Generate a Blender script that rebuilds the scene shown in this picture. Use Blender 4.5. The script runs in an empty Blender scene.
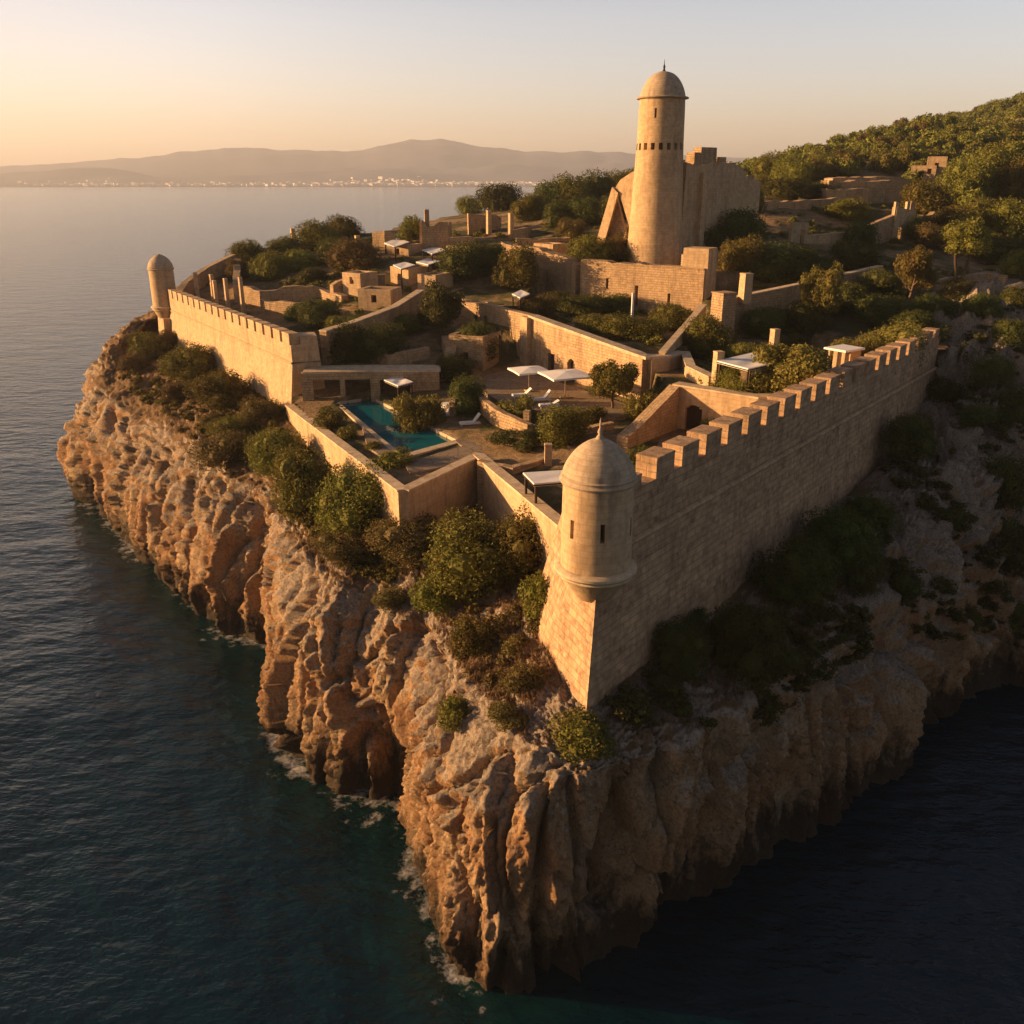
import bpy, math, random
import numpy as np
from mathutils import Vector
from mathutils.bvhtree import BVHTree

S = bpy.context.scene
C = S.collection
R = math.radians

# ------------------------------------------------------------------ camera, sky, sun, exposure
CAM_Z, FOC, PITCH = 43.0, 887.0, R(20.58)
cam = bpy.data.objects.new('camera', bpy.data.cameras.new('camera'))
C.objects.link(cam)
cam.location = (0, 0, CAM_Z)
cam.rotation_euler = (math.pi / 2 - PITCH, 0, 0)
cam.data.sensor_fit = 'HORIZONTAL'
cam.data.sensor_width = 36.0
cam.data.lens = 36.0 * FOC / 1024.0
cam.data.clip_start = 0.5
cam.data.clip_end = 40000
S.camera = cam

SUN_EL, SUN_AZ = R(10.0), R(-84.0)          # azimuth measured clockwise from +Y; -90 = from -X
SUN_DIR = Vector((math.sin(SUN_AZ) * math.cos(SUN_EL), math.cos(SUN_AZ) * math.cos(SUN_EL), math.sin(SUN_EL)))

S.world = bpy.data.worlds.new('World')
S.world.use_nodes = True
wn, wl = S.world.node_tree.nodes, S.world.node_tree.links
wn.clear()
w_out = wn.new('ShaderNodeOutputWorld'); w_bg = wn.new('ShaderNodeBackground')
sky = wn.new('ShaderNodeTexSky'); sky.sky_type = 'NISHITA'; sky.sun_disc = False
sky.sun_elevation = SUN_EL; sky.sun_rotation = SUN_AZ
sky.air_density = 1.0; sky.dust_density = 2.0; sky.ozone_density = 2.0
# dusty evening air: brightest and warmest low over the sea, dimmed overhead to weaken fill
w_geo = wn.new('ShaderNodeTexCoord'); w_sep = wn.new('ShaderNodeSeparateXYZ'); wl.new(w_geo.outputs['Generated'], w_sep.inputs[0])
w_rmp = wn.new('ShaderNodeValToRGB'); wl.new(w_sep.outputs['Z'], w_rmp.inputs[0])
e = w_rmp.color_ramp.elements
e[0].position = 0.0; e[0].color = (1.62, 1.28, 1.36, 1); e[1].position = 0.15; e[1].color = (1.50, 1.14, 1.10, 1)
x = e.new(0.32); x.color = (0.62, 0.49, 0.48, 1); x = e.new(1.0); x.color = (0.62, 0.50, 0.47, 1)
w_mul = wn.new('ShaderNodeMix'); w_mul.data_type = 'RGBA'; w_mul.blend_type = 'MULTIPLY'
w_mul.inputs[0].default_value = 1.0
# sky dimmed east and south to weaken fill on shaded faces, west against glare
def w_map(sock, a, b_, c, d):
    m_ = wn.new('ShaderNodeMapRange'); m_.interpolation_type = 'SMOOTHSTEP'; wl.new(sock, m_.inputs[0])
    for k, v in zip((1, 2, 3, 4), (a, b_, c, d)): m_.inputs[k].default_value = v
    return m_.outputs[0]
east = w_map(w_sep.outputs['X'], 0.50, 0.90, 1.0, 0.75); south = w_map(w_sep.outputs['Y'], -0.6, 0.3, 0.65, 1.0); west = w_map(w_sep.outputs['X'], -0.75, -0.25, 0.62, 1.0)
dim = wn.new('ShaderNodeMath'); dim.operation = 'MULTIPLY'; wl.new(east, dim.inputs[0]); wl.new(south, dim.inputs[1])
dim2 = wn.new('ShaderNodeMath'); dim2.operation = 'MULTIPLY'; wl.new(dim.outputs[0], dim2.inputs[0]); wl.new(west, dim2.inputs[1]); dim = dim2
w_dim = wn.new('ShaderNodeVectorMath'); w_dim.operation = 'SCALE'; wl.new(w_rmp.outputs[0], w_dim.inputs[0]); wl.new(dim.outputs[0], w_dim.inputs['Scale'])
wl.new(sky.outputs[0], w_mul.inputs[6]); wl.new(w_dim.outputs[0], w_mul.inputs[7]); wl.new(w_mul.outputs[2], w_bg.inputs[0])
wl.new(w_bg.outputs[0], w_out.inputs[0])
w_bg.inputs[1].default_value = 0.10

sun = bpy.data.objects.new('sun', bpy.data.lights.new('sun', 'SUN'))
C.objects.link(sun)
sun.rotation_euler = SUN_DIR.to_track_quat('Z', 'Y').to_euler()
sun.data.energy = 5.0
sun.data.angle = R(0.6)
sun.data.color = (1.0, 0.58, 0.255)

S.view_settings.view_transform = 'Standard'
S.view_settings.look = 'None'
S.view_settings.exposure = 1.37
S.view_settings.gamma = 1.0
S.cycles.use_denoising = True
S.cycles.max_bounces = 6
S.cycles.diffuse_bounces = 3
S.cycles.glossy_bounces = 3
S.cycles.transmission_bounces = 3
S.cycles.volume_bounces = 0
S.cycles.caustics_reflective = False
S.cycles.caustics_refractive = False

# ------------------------------------------------------------------ projection helpers (pixel of the photograph -> place in the world)
_c, _s = math.cos(PITCH), math.sin(PITCH)
def ray(px, py):
    dx, v = px - 512.0, 512.0 - py
    return Vector((dx, FOC * _c + v * _s, -FOC * _s + v * _c))
def W(px, py, z):
    d = ray(px, py); t = (z - CAM_Z) / d.z
    return Vector((d.x * t, d.y * t, z))
def WY(px, py, Y):
    d = ray(px, py); t = Y / d.y
    return Vector((d.x * t, Y, CAM_Z + d.z * t))
def mpp(p):                                   # metres per pixel at a world point
    return (p.y * _c + (CAM_Z - p.z) * _s) / FOC

# ------------------------------------------------------------------ vectorised noise
_rng = np.random.RandomState(7)
_perm = np.concatenate([_rng.permutation(256)] * 3).astype(np.int64)
_grad = _rng.normal(size=(256, 3)); _grad /= np.linalg.norm(_grad, axis=1)[:, None]
def noise3(p):
    p = np.asarray(p, float)
    i = np.floor(p).astype(np.int64); f = p - i; i &= 255
    u = f * f * f * (f * (f * 6 - 15) + 10)
    def g(ox, oy, oz):
        h = _perm[_perm[_perm[i[:, 0] + ox] + i[:, 1] + oy] + i[:, 2] + oz]
        return ((f - (ox, oy, oz)) * _grad[h]).sum(1)
    def l(a, b, t): return a + (b - a) * t
    x0 = l(l(g(0,0,0), g(1,0,0), u[:,0]), l(g(0,1,0), g(1,1,0), u[:,0]), u[:,1])
    x1 = l(l(g(0,0,1), g(1,0,1), u[:,0]), l(g(0,1,1), g(1,1,1), u[:,0]), u[:,1])
    return l(x0, x1, u[:,2]) * 1.5
def fbm(p, octv=4, gain=0.5):
    p = np.asarray(p, float); a, s = 1.0, 0.0
    for k in range(octv):
        s = s + a * noise3(p * (2.03 ** k) + 17.3 * k); a *= gain
    return s
def ridged(p, octv=4, gain=0.5):
    p = np.asarray(p, float); a, s = 1.0, 0.0
    for k in range(octv):
        s = s + a * (1 - 2 * np.abs(noise3(p * (2.03 ** k) + 9.1 * k))); a *= gain
    return s
def cells(p):                                 # worley F1, F2-F1 and a value per cell
    p = np.asarray(p, float); i = np.floor(p).astype(np.int64)
    d1 = np.full(len(p), 9.0); d2 = np.full(len(p), 9.0); val = np.zeros(len(p)); fac = np.zeros(len(p))
    for ox in (-1, 0, 1):
        for oy in (-1, 0, 1):
            for oz in (-1, 0, 1):
                j = (i + (ox, oy, oz)); m = j & 255
                h = _perm[_perm[_perm[m[:, 0]] + m[:, 1]] + m[:, 2]]
                q = j + 0.5 + 0.45 * _grad[h]
                d = np.linalg.norm(p - q, axis=1)
                closer = d < d1
                d2 = np.where(closer, d1, np.minimum(d2, d)); val = np.where(closer, h / 255.0, val); fac = np.where(closer, ((p - q) * _grad[(h * 7 + 13) & 255]).sum(1), fac); d1 = np.where(closer, d, d1)
    return d1, d2 - d1, val, fac

# ------------------------------------------------------------------ materials
def newmat(name):
    m = bpy.data.materials.new(name); m.use_nodes = True
    n, l = m.node_tree.nodes, m.node_tree.links
    return m, n, l, n['Principled BSDF']
def N(n, kind, **kw):
    x = n.new('ShaderNode' + kind)
    for k, v in kw.items(): setattr(x, k, v)
    return x
def noise_node(n, l, vec, scale, detail=5, rough=0.55):
    t = N(n, 'TexNoise'); t.inputs['Scale'].default_value = scale; t.inputs['Detail'].default_value = detail
    t.inputs['Roughness'].default_value = rough
    l.new(vec, t.inputs['Vector']); return t.outputs['Fac']
def ramp(n, l, fac, stops):
    r = N(n, 'ValToRGB'); e = r.color_ramp.elements
    while len(e) < len(stops): e.new(0.5)
    for x, (p, c) in zip(e, stops):
        x.position = p; x.color = (*c, 1) if len(c) == 3 else c
    l.new(fac, r.inputs[0]); return r.outputs[0]
def mix(n, l, fac, a, b, blend='MIX'):
    m = N(n, 'Mix', data_type='RGBA', blend_type=blend)
    for sock, v in ((0, fac), (6, a), (7, b)):
        if hasattr(v, 'links'): l.new(v, m.inputs[sock])
        elif isinstance(v, (int, float)): m.inputs[sock].default_value = v
        else: m.inputs[sock].default_value = (*v, 1)
    return m.outputs[2]
def math_node(n, l, op, a, b=None, c=None):
    m = N(n, 'Math', operation=op)
    for k, v in enumerate((a, b, c)):
        if v is None: continue
        if hasattr(v, 'links'): l.new(v, m.inputs[k])
        else: m.inputs[k].default_value = v
    return m.outputs[0]
def bump(n, l, h, strength, dist, prev=None):
    b = N(n, 'Bump'); b.inputs['Strength'].default_value = strength; b.inputs['Distance'].default_value = dist
    l.new(h, b.inputs['Height'])
    if prev is not None: l.new(prev, b.inputs['Normal'])
    return b.outputs[0]
def setc(b, col): b.inputs['Base Color'].default_value = (*col, 1)
def matte(b, rough=0.9, spec=0.15):
    b.inputs['Roughness'].default_value = rough; b.inputs['Specular IOR Level'].default_value = spec

def stone(name, light, dark, mortar, bw=0.85, bh=0.42, strength=0.5, mortar_size=0.018, stain=(0.16, 0.11, 0.07)):
    m, n, l, b = newmat(name); matte(b)
    uv = N(n, 'UVMap').outputs[0]
    geo = N(n, 'NewGeometry').outputs['Position']
    # warp the courses a little so the joints are not ruled lines
    wv = N(n, 'TexNoise'); wv.inputs['Scale'].default_value = 0.9; wv.inputs['Detail'].default_value = 3; l.new(uv, wv.inputs['Vector'])
    warp = N(n, 'VectorMath', operation='MULTIPLY_ADD')
    l.new(wv.outputs['Color'], warp.inputs[0]); warp.inputs[1].default_value = (0.12, 0.10, 0); l.new(uv, warp.inputs[2])
    br = N(n, 'TexBrick'); l.new(warp.outputs[0], br.inputs['Vector'])
    br.inputs['Color1'].default_value = (0, 0, 0, 1); br.inputs['Color2'].default_value = (1, 1, 1, 1); br.inputs['Mortar'].default_value = (0.5, 0.5, 0.5, 1)
    br.inputs['Scale'].default_value = 1.0; br.inputs['Brick Width'].default_value = bw; br.inputs['Row Height'].default_value = bh
    br.inputs['Mortar Size'].default_value = mortar_size; br.inputs['Mortar Smooth'].default_value = 0.6; br.inputs['Bias'].default_value = -0.15
    br.offset_frequency = 2; br.squash = 0.8; br.squash_frequency = 3
    big = noise_node(n, l, geo, 0.35, 6, 0.62); mid = noise_node(n, l, geo, 2.2, 6, 0.6); fine = noise_node(n, l, geo, 14, 4, 0.6)
    col = mix(n, l, br.outputs['Color'], dark, light)
    col = mix(n, l, ramp(n, l, mid, [(0.35, (0, 0, 0)), (0.7, (1, 1, 1))]), col, tuple(min(1, x * 1.18) for x in light))
    col = mix(n, l, math_node(n, l, 'MULTIPLY', br.outputs['Fac'], 0.75), col, mortar)
    # long rain streaks and lichen stains
    sep = N(n, 'Mapping'); l.new(geo, sep.inputs['Vector']); sep.inputs['Scale'].default_value = (1.3, 1.3, 0.16)
    streak = noise_node(n, l, sep.outputs[0], 1.0, 5, 0.65)
    col = mix(n, l, math_node(n, l, 'MULTIPLY', ramp(n, l, streak, [(0.5, (0, 0, 0)), (0.72, (1, 1, 1))]), 0.55), col, stain)
    col = mix(n, l, math_node(n, l, 'MULTIPLY', ramp(n, l, big, [(0.5, (0, 0, 0)), (0.7, (1, 1, 1))]), 0.35), col, tuple(x * 0.62 for x in dark))
    l.new(col, b.inputs['Base Color'])
    h = math_node(n, l, 'SUBTRACT', math_node(n, l, 'MULTIPLY', mid, 0.5), br.outputs['Fac'])
    nb = bump(n, l, h, strength, 0.05)
    nb = bump(n, l, fine, 0.35, 0.03, nb)
    l.new(nb, b.inputs['Normal'])
    return m

M = {}
M['ashlar'] = stone('sandstone_ashlar', (0.49, 0.325, 0.19), (0.22, 0.135, 0.078), (0.42, 0.31, 0.20), 0.92, 0.45, 1.0, 0.032)
M['render'] = stone('smooth_sandstone', (0.50, 0.36, 0.215), (0.395, 0.275, 0.158), (0.34, 0.245, 0.145), 0.72, 0.36, 0.45, 0.015)
M['courses'] = stone('coursed_sandstone', (0.50, 0.345, 0.20), (0.33, 0.22, 0.125), (0.30, 0.215, 0.13), 0.62, 0.30, 0.8, 0.022)
M['rubble'] = stone('rubble_sandstone', (0.47, 0.33, 0.19), (0.31, 0.21, 0.12), (0.24, 0.17, 0.10), 0.5, 0.28, 0.9, 0.03)
M['coping'] = stone('pale_coping', (0.56, 0.44, 0.29), (0.46, 0.35, 0.22), (0.35, 0.26, 0.16), 1.2, 3.0, 0.3, 0.015)
M['dome'] = stone('weathered_dome_stone', (0.46, 0.36, 0.25), (0.36, 0.275, 0.185), (0.25, 0.19, 0.13), 0.8, 0.3, 0.4, 0.014, (0.13, 0.10, 0.075))

def rock_material():
    m, n, l, b = newmat('limestone_cliff'); matte(b, 0.92, 0.12)
    g = N(n, 'NewGeometry'); P = g.outputs['Position']
    sx = N(n, 'SeparateXYZ'); l.new(P, sx.inputs[0]); sn = N(n, 'SeparateXYZ'); l.new(g.outputs['Normal'], sn.inputs[0])
    big = noise_node(n, l, P, 0.22, 6, 0.6); mid = noise_node(n, l, P, 1.1, 7, 0.65); fine = noise_node(n, l, P, 5.0, 6, 0.7)
    mp = N(n, 'Mapping'); l.new(P, mp.inputs['Vector']); mp.inputs['Scale'].default_value = (1.0, 1.0, 0.22)
    streak = noise_node(n, l, mp.outputs[0], 0.9, 6, 0.65)
    col = ramp(n, l, big, [(0.30, (0.37, 0.20, 0.10)), (0.46, (0.44, 0.27, 0.14)), (0.60, (0.46, 0.33, 0.20)), (0.75, (0.40, 0.30, 0.21))])
    col = mix(n, l, math_node(n, l, 'MULTIPLY', ramp(n, l, streak, [(0.48, (0, 0, 0)), (0.66, (1, 1, 1))]), 0.55), col, (0.30, 0.14, 0.065))
    # pits and cracks painted dark, standing in for the shade of real crevices
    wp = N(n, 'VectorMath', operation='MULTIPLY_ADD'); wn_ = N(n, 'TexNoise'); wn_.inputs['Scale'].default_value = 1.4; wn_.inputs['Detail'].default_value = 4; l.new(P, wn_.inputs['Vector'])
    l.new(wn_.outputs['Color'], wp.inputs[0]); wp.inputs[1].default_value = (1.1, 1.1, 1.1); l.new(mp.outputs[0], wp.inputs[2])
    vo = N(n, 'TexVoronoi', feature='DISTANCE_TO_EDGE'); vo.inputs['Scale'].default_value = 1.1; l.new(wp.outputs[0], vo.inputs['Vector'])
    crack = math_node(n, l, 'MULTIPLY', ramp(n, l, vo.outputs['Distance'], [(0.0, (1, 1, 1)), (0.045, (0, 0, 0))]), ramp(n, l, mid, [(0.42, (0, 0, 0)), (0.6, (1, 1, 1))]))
    # weathered grey crust where rain falls on the upward faces
    up = math_node(n, l, 'ADD', math_node(n, l, 'MULTIPLY', sn.outputs['Z'], 1.0), math_node(n, l, 'MULTIPLY', math_node(n, l, 'SUBTRACT', mid, 0.5), 0.7))
    upz = math_node(n, l, 'ADD', up, math_node(n, l, 'MULTIPLY', math_node(n, l, 'SUBTRACT', sx.outputs['Z'], 10.5), 0.05))
    col = mix(n, l, ramp(n, l, upz, [(0.30, (0, 0, 0)), (0.62, (1, 1, 1))]), col, mix(n, l, fine, (0.29, 0.235, 0.18), (0.47, 0.39, 0.305)))
    col = mix(n, l, math_node(n, l, 'MULTIPLY', ramp(n, l, fine, [(0.42, (1, 1, 1)), (0.54, (0, 0, 0))]), 0.42), col, (0.13, 0.08, 0.05))
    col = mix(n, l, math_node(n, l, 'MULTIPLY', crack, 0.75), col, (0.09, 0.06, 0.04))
    # earth and dry grass lodged on the benches above the rim
    soil = math_node(n, l, 'ADD', math_node(n, l, 'MULTIPLY', sn.outputs['Z'], 1.1), math_node(n, l, 'ADD', math_node(n, l, 'MULTIPLY', math_node(n, l, 'SUBTRACT', big, 0.5), 1.6), math_node(n, l, 'MULTIPLY', math_node(n, l, 'MINIMUM', math_node(n, l, 'SUBTRACT', sx.outputs['Z'], 15.5), 3.0), 0.06)))
    soil = math_node(n, l, 'SUBTRACT', soil, math_node(n, l, 'MINIMUM', math_node(n, l, 'MAXIMUM', math_node(n, l, 'MULTIPLY', math_node(n, l, 'SUBTRACT', sx.outputs['X'], 20.0), 0.02), 0.0), 0.40))
    soil = math_node(n, l, 'ADD', soil, math_node(n, l, 'MINIMUM', math_node(n, l, 'MAXIMUM', math_node(n, l, 'MULTIPLY', math_node(n, l, 'ADD', sx.outputs['X'], 12.0), -0.012), 0.0), 0.24))
    col = mix(n, l, ramp(n, l, soil, [(0.84, (0, 0, 0)), (1.0, (1, 1, 1))]), col, mix(n, l, fine, (0.13, 0.085, 0.045), (0.30, 0.19, 0.10)))
    # dark tide and splash band, ragged upper edge
    zz = math_node(n, l, 'ADD', sx.outputs['Z'], math_node(n, l, 'ADD', math_node(n, l, 'MULTIPLY', math_node(n, l, 'SUBTRACT', streak, 0.5), -9.0), math_node(n, l, 'MULTIPLY', math_node(n, l, 'SUBTRACT', mid, 0.5), -4.0)))
    tide = N(n, 'MapRange'); l.new(zz, tide.inputs[0]); tide.inputs[1].default_value = 1.9; tide.inputs[2].default_value = 4.6
    tide.inputs[3].default_value = 1.0; tide.inputs[4].default_value = 0.0
    col = mix(n, l, math_node(n, l, 'MULTIPLY', tide.outputs[0], 0.9), col, (0.028, 0.024, 0.019))
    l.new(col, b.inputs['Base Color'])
    nb = bump(n, l, mid, 0.8, 0.5); nb = bump(n, l, fine, 0.9, 0.22, nb)
    nb = bump(n, l, noise_node(n, l, P, 16, 5, 0.7), 0.6, 0.06, nb)
    l.new(nb, b.inputs['Normal'])
    return m
M['rock'] = rock_material()

def soil_material():
    m, n, l, b = newmat('dry_ground'); matte(b, 0.95, 0.1)
    P = N(n, 'NewGeometry').outputs['Position']
    a, c, d = noise_node(n, l, P, 0.13, 6, 0.6), noise_node(n, l, P, 0.9, 6, 0.65), noise_node(n, l, P, 6.0, 5, 0.7)
    col = ramp(n, l, c, [(0.3, (0.17, 0.115, 0.06)), (0.5, (0.27, 0.18, 0.095)), (0.7, (0.34, 0.245, 0.145))])
    col = mix(n, l, ramp(n, l, a, [(0.47, (0, 0, 0)), (0.56, (1, 1, 1))]), col, mix(n, l, d, (0.045, 0.05, 0.018), (0.12, 0.105, 0.045)))
    col = mix(n, l, math_node(n, l, 'MULTIPLY', ramp(n, l, d, [(0.5, (0, 0, 0)), (0.65, (1, 1, 1))]), 0.5), col, (0.10, 0.085, 0.04))
    l.new(col, b.inputs['Base Color'])
    l.new(bump(n, l, d, 0.9, 0.15, bump(n, l, c, 0.7, 0.4)), b.inputs['Normal'])
    return m
M['soil'] = soil_material()

def paving_material():
    m, n, l, b = newmat('courtyard_flagstones'); matte(b, 0.85, 0.2)
    P = N(n, 'NewGeometry').outputs['Position']
    vo = N(n, 'TexVoronoi', feature='DISTANCE_TO_EDGE'); vo.inputs['Scale'].default_value = 1.1; l.new(P, vo.inputs['Vector'])
    a, d = noise_node(n, l, P, 0.5, 6, 0.6), noise_node(n, l, P, 7, 5, 0.6)
    col = ramp(n, l, a, [(0.3, (0.22, 0.16, 0.105)), (0.55, (0.31, 0.235, 0.155)), (0.75, (0.38, 0.29, 0.19))])
    col = mix(n, l, math_node(n, l, 'MULTIPLY', d, 0.4), col, (0.16, 0.11, 0.07))
    col = mix(n, l, ramp(n, l, vo.outputs['Distance'], [(0.0, (1, 1, 1)), (0.05, (0, 0, 0))]), col, (0.12, 0.085, 0.05))
    l.new(col, b.inputs['Base Color'])
    l.new(bump(n, l, d, 0.4, 0.05), b.inputs['Normal'])
    return m
M['paving'] = paving_material()

def leaf_material(name, a, c, dry, hue=0.06):
    m, n, l, b = newmat(name); matte(b, 0.75, 0.15)
    P = N(n, 'NewGeometry').outputs['Position']
    oi = N(n, 'ObjectInfo').outputs['Random']
    k1, k2 = noise_node(n, l, P, 0.8, 3), noise_node(n, l, P, 7.0, 2)
    col = mix(n, l, ramp(n, l, k2, [(0.3, (0, 0, 0)), (0.7, (1, 1, 1))]), a, c)
    col = mix(n, l, math_node(n, l, 'MULTIPLY', ramp(n, l, k1, [(0.5, (0, 0, 0)), (0.68, (1, 1, 1))]), 0.6), col, dry)
    hs = N(n, 'HueSaturation'); l.new(col, hs.inputs['Color'])
    l.new(math_node(n, l, 'MULTIPLY_ADD', oi, hue, 0.5 - hue / 2), hs.inputs['Hue'])
    l.new(math_node(n, l, 'MULTIPLY_ADD', oi, 0.5, 0.75), hs.inputs['Value'])
    l.new(hs.outputs[0], b.inputs['Base Color'])
    tr = N(n, 'BsdfTranslucent'); l.new(hs.outputs[0], tr.inputs['Color'])
    ms = N(n, 'MixShader'); ms.inputs[0].default_value = 0.22
    l.new(b.outputs[0], ms.inputs[1]); l.new(tr.outputs[0], ms.inputs[2])
    l.new(ms.outputs[0], n['Material Output'].inputs['Surface'])
    return m
M['leaf'] = leaf_material('scrub_leaves', (0.085, 0.092, 0.016), (0.20, 0.18, 0.034), (0.22, 0.16, 0.04))
M['leaf_brown'] = leaf_material('dry_scrub_leaves', (0.095, 0.082, 0.026), (0.19, 0.142, 0.044), (0.21, 0.135, 0.05))
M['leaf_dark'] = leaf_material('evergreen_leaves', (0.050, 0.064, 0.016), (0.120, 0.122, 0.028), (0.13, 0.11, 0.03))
M['leaf_olive'] = leaf_material('olive_leaves', (0.11, 0.10, 0.022), (0.22, 0.185, 0.042), (0.24, 0.175, 0.05))
M['grass'] = leaf_material('dry_grass', (0.16, 0.105, 0.05), (0.27, 0.175, 0.09), (0.22, 0.12, 0.06))

def simple(name, col, rough=0.8, spec=0.2, var=0.25, scale=4.0, bmp=0.3):
    m, n, l, b = newmat(name); matte(b, rough, spec)
    P = N(n, 'TexCoord').outputs['Object']
    k = noise_node(n, l, P, scale, 6, 0.6)
    l.new(mix(n, l, k, tuple(x * (1 - var) for x in col), tuple(min(1, x * (1 + var)) for x in col)), b.inputs['Base Color'])
    if bmp: l.new(bump(n, l, k, bmp, 0.05), b.inputs['Normal'])
    return m
M['bark'] = simple('bark', (0.14, 0.095, 0.06), 0.95, 0.1, 0.4, 6, 0.8)
M['canvas'] = simple('white_canvas', (0.78, 0.76, 0.72), 0.85, 0.15, 0.06, 3, 0.15)
M['cushion'] = simple('white_cushion', (0.74, 0.72, 0.68), 0.9, 0.1, 0.06, 6, 0.2)
M['wood'] = simple('dark_timber', (0.055, 0.033, 0.020), 0.7, 0.25, 0.5, 5, 0.5)
M['iron'] = simple('dark_iron', (0.035, 0.03, 0.027), 0.55, 0.4, 0.3, 8, 0.2)
M['pole'] = simple('pale_timber_pole', (0.34, 0.26, 0.17), 0.8, 0.2, 0.3, 6, 0.3)
M['mountain'] = simple('far_mountains', (0.12, 0.12, 0.155), 1.0, 0.0, 0.35, 0.002, 0)
M['town'] = simple('far_town_walls', (0.55, 0.50, 0.46), 0.9, 0.1, 0.4, 0.01, 0)

def sea_material():
    m, n, l, b = newmat('sea_water')
    g = N(n, 'NewGeometry'); P = g.outputs['Position']
    b.inputs['IOR'].default_value = 1.33; b.inputs['Roughness'].default_value = 0.10
    at = N(n, 'Attribute'); at.attribute_name = 'shore'; sh = at.outputs['Fac']     # 1 at the rock, 0 eight metres out
    mp = N(n, 'Mapping'); l.new(P, mp.inputs['Vector']); mp.inputs['Scale'].default_value = (0.55, 1.0, 1.0); mp.inputs['Rotation'].default_value = (0, 0, R(14))
    w1, w2, w3 = noise_node(n, l, mp.outputs[0], 0.16, 3, 0.5), noise_node(n, l, mp.outputs[0], 0.62, 4, 0.55), noise_node(n, l, mp.outputs[0], 2.4, 4, 0.6)
    deep = mix(n, l, noise_node(n, l, P, 0.018, 4), (0.0005, 0.0095, 0.018), (0.0010, 0.022, 0.033))
    deep = mix(n, l, math_node(n, l, 'MULTIPLY', sh, 0.6), deep, (0.006, 0.028, 0.022))
    foam_n = noise_node(n, l, P, 0.75, 8, 0.72)
    patch = noise_node(n, l, P, 0.11, 3, 0.5)
    k = math_node(n, l, 'ADD', math_node(n, l, 'MULTIPLY', sh, 0.50), math_node(n, l, 'ADD', math_node(n, l, 'MULTIPLY', foam_n, 0.72), math_node(n, l, 'MULTIPLY', patch, 0.75)))
    foam = ramp(n, l, k, [(0.5, (0, 0, 0)), (0.5, (0, 0, 0)), (1.0, (1, 1, 1))])
    fm = N(n, 'MapRange'); l.new(k, fm.inputs[0]); fm.inputs[1].default_value = 1.16; fm.inputs[2].default_value = 1.34
    fm2 = math_node(n, l, 'MULTIPLY', fm.outputs[0], math_node(n, l, 'GREATER_THAN', sh, 0.02))
    l.new(mix(n, l, math_node(n, l, 'MULTIPLY', fm2, 0.85), deep, (0.62, 0.60, 0.57)), b.inputs['Base Color'])
    l.new(math_node(n, l, 'MULTIPLY_ADD', fm2, 0.6, 0.10), b.inputs['Roughness'])
    nb = bump(n, l, w1, 0.3, 2.0); nb = bump(n, l, w2, 0.6, 0.6, nb); nb = bump(n, l, w3, 0.45, 0.15, nb)
    l.new(nb, b.inputs['Normal'])
    return m
M['sea'] = sea_material()

def pool_material():
    m, n, l, b = newmat('pool_water'); setc(b, (0.005, 0.12, 0.15))
    b.inputs['Roughness'].default_value = 0.06; b.inputs['IOR'].default_value = 1.33
    P = N(n, 'NewGeometry').outputs['Position']
    l.new(bump(n, l, noise_node(n, l, P, 1.6, 4), 0.15, 0.05), b.inputs['Normal'])
    return m
M['pool'] = pool_material()

# ------------------------------------------------------------------ mesh builder
def link(name, me, mat, parent=None):
    o = bpy.data.objects.new(name, me); C.objects.link(o)
    if mat is not None and not me.materials: me.materials.append(mat)
    if parent is not None: o.parent = parent
    return o
def tag(o, label=None, cat=None, group=None, kind=None):
    if label: o['label'] = label
    if cat: o['category'] = cat
    if group: o['group'] = group
    if kind: o['kind'] = kind
    return o
def empty(name, loc, rz=0.0, label=None, cat=None, group=None):
    o = bpy.data.objects.new(name, None); C.objects.link(o)
    o.location = loc; o.rotation_euler = (0, 0, rz); o.empty_display_size = 0.3
    return tag(o, label, cat, group)
def copy_tree(o, parent=None):
    c = o.copy(); C.objects.link(c)
    if parent is not None: c.parent = parent
    for ch in list(o.children): copy_tree(ch, c)
    return c

def np_mesh(name, verts, quads, smooth=True, uv=None):
    me = bpy.data.meshes.new(name)
    verts = np.asarray(verts, np.float32); quads = np.asarray(quads, np.int32)
    k = quads.shape[1]
    me.vertices.add(len(verts)); me.vertices.foreach_set('co', verts.ravel())
    me.loops.add(quads.size); me.loops.foreach_set('vertex_index', quads.ravel())
    me.polygons.add(len(quads)); me.polygons.foreach_set('loop_start', np.arange(0, quads.size, k, dtype=np.int32))
    me.update(calc_edges=True)
    me.polygons.foreach_set('use_smooth', np.full(len(quads), smooth))
    me.update()
    return me

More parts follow.
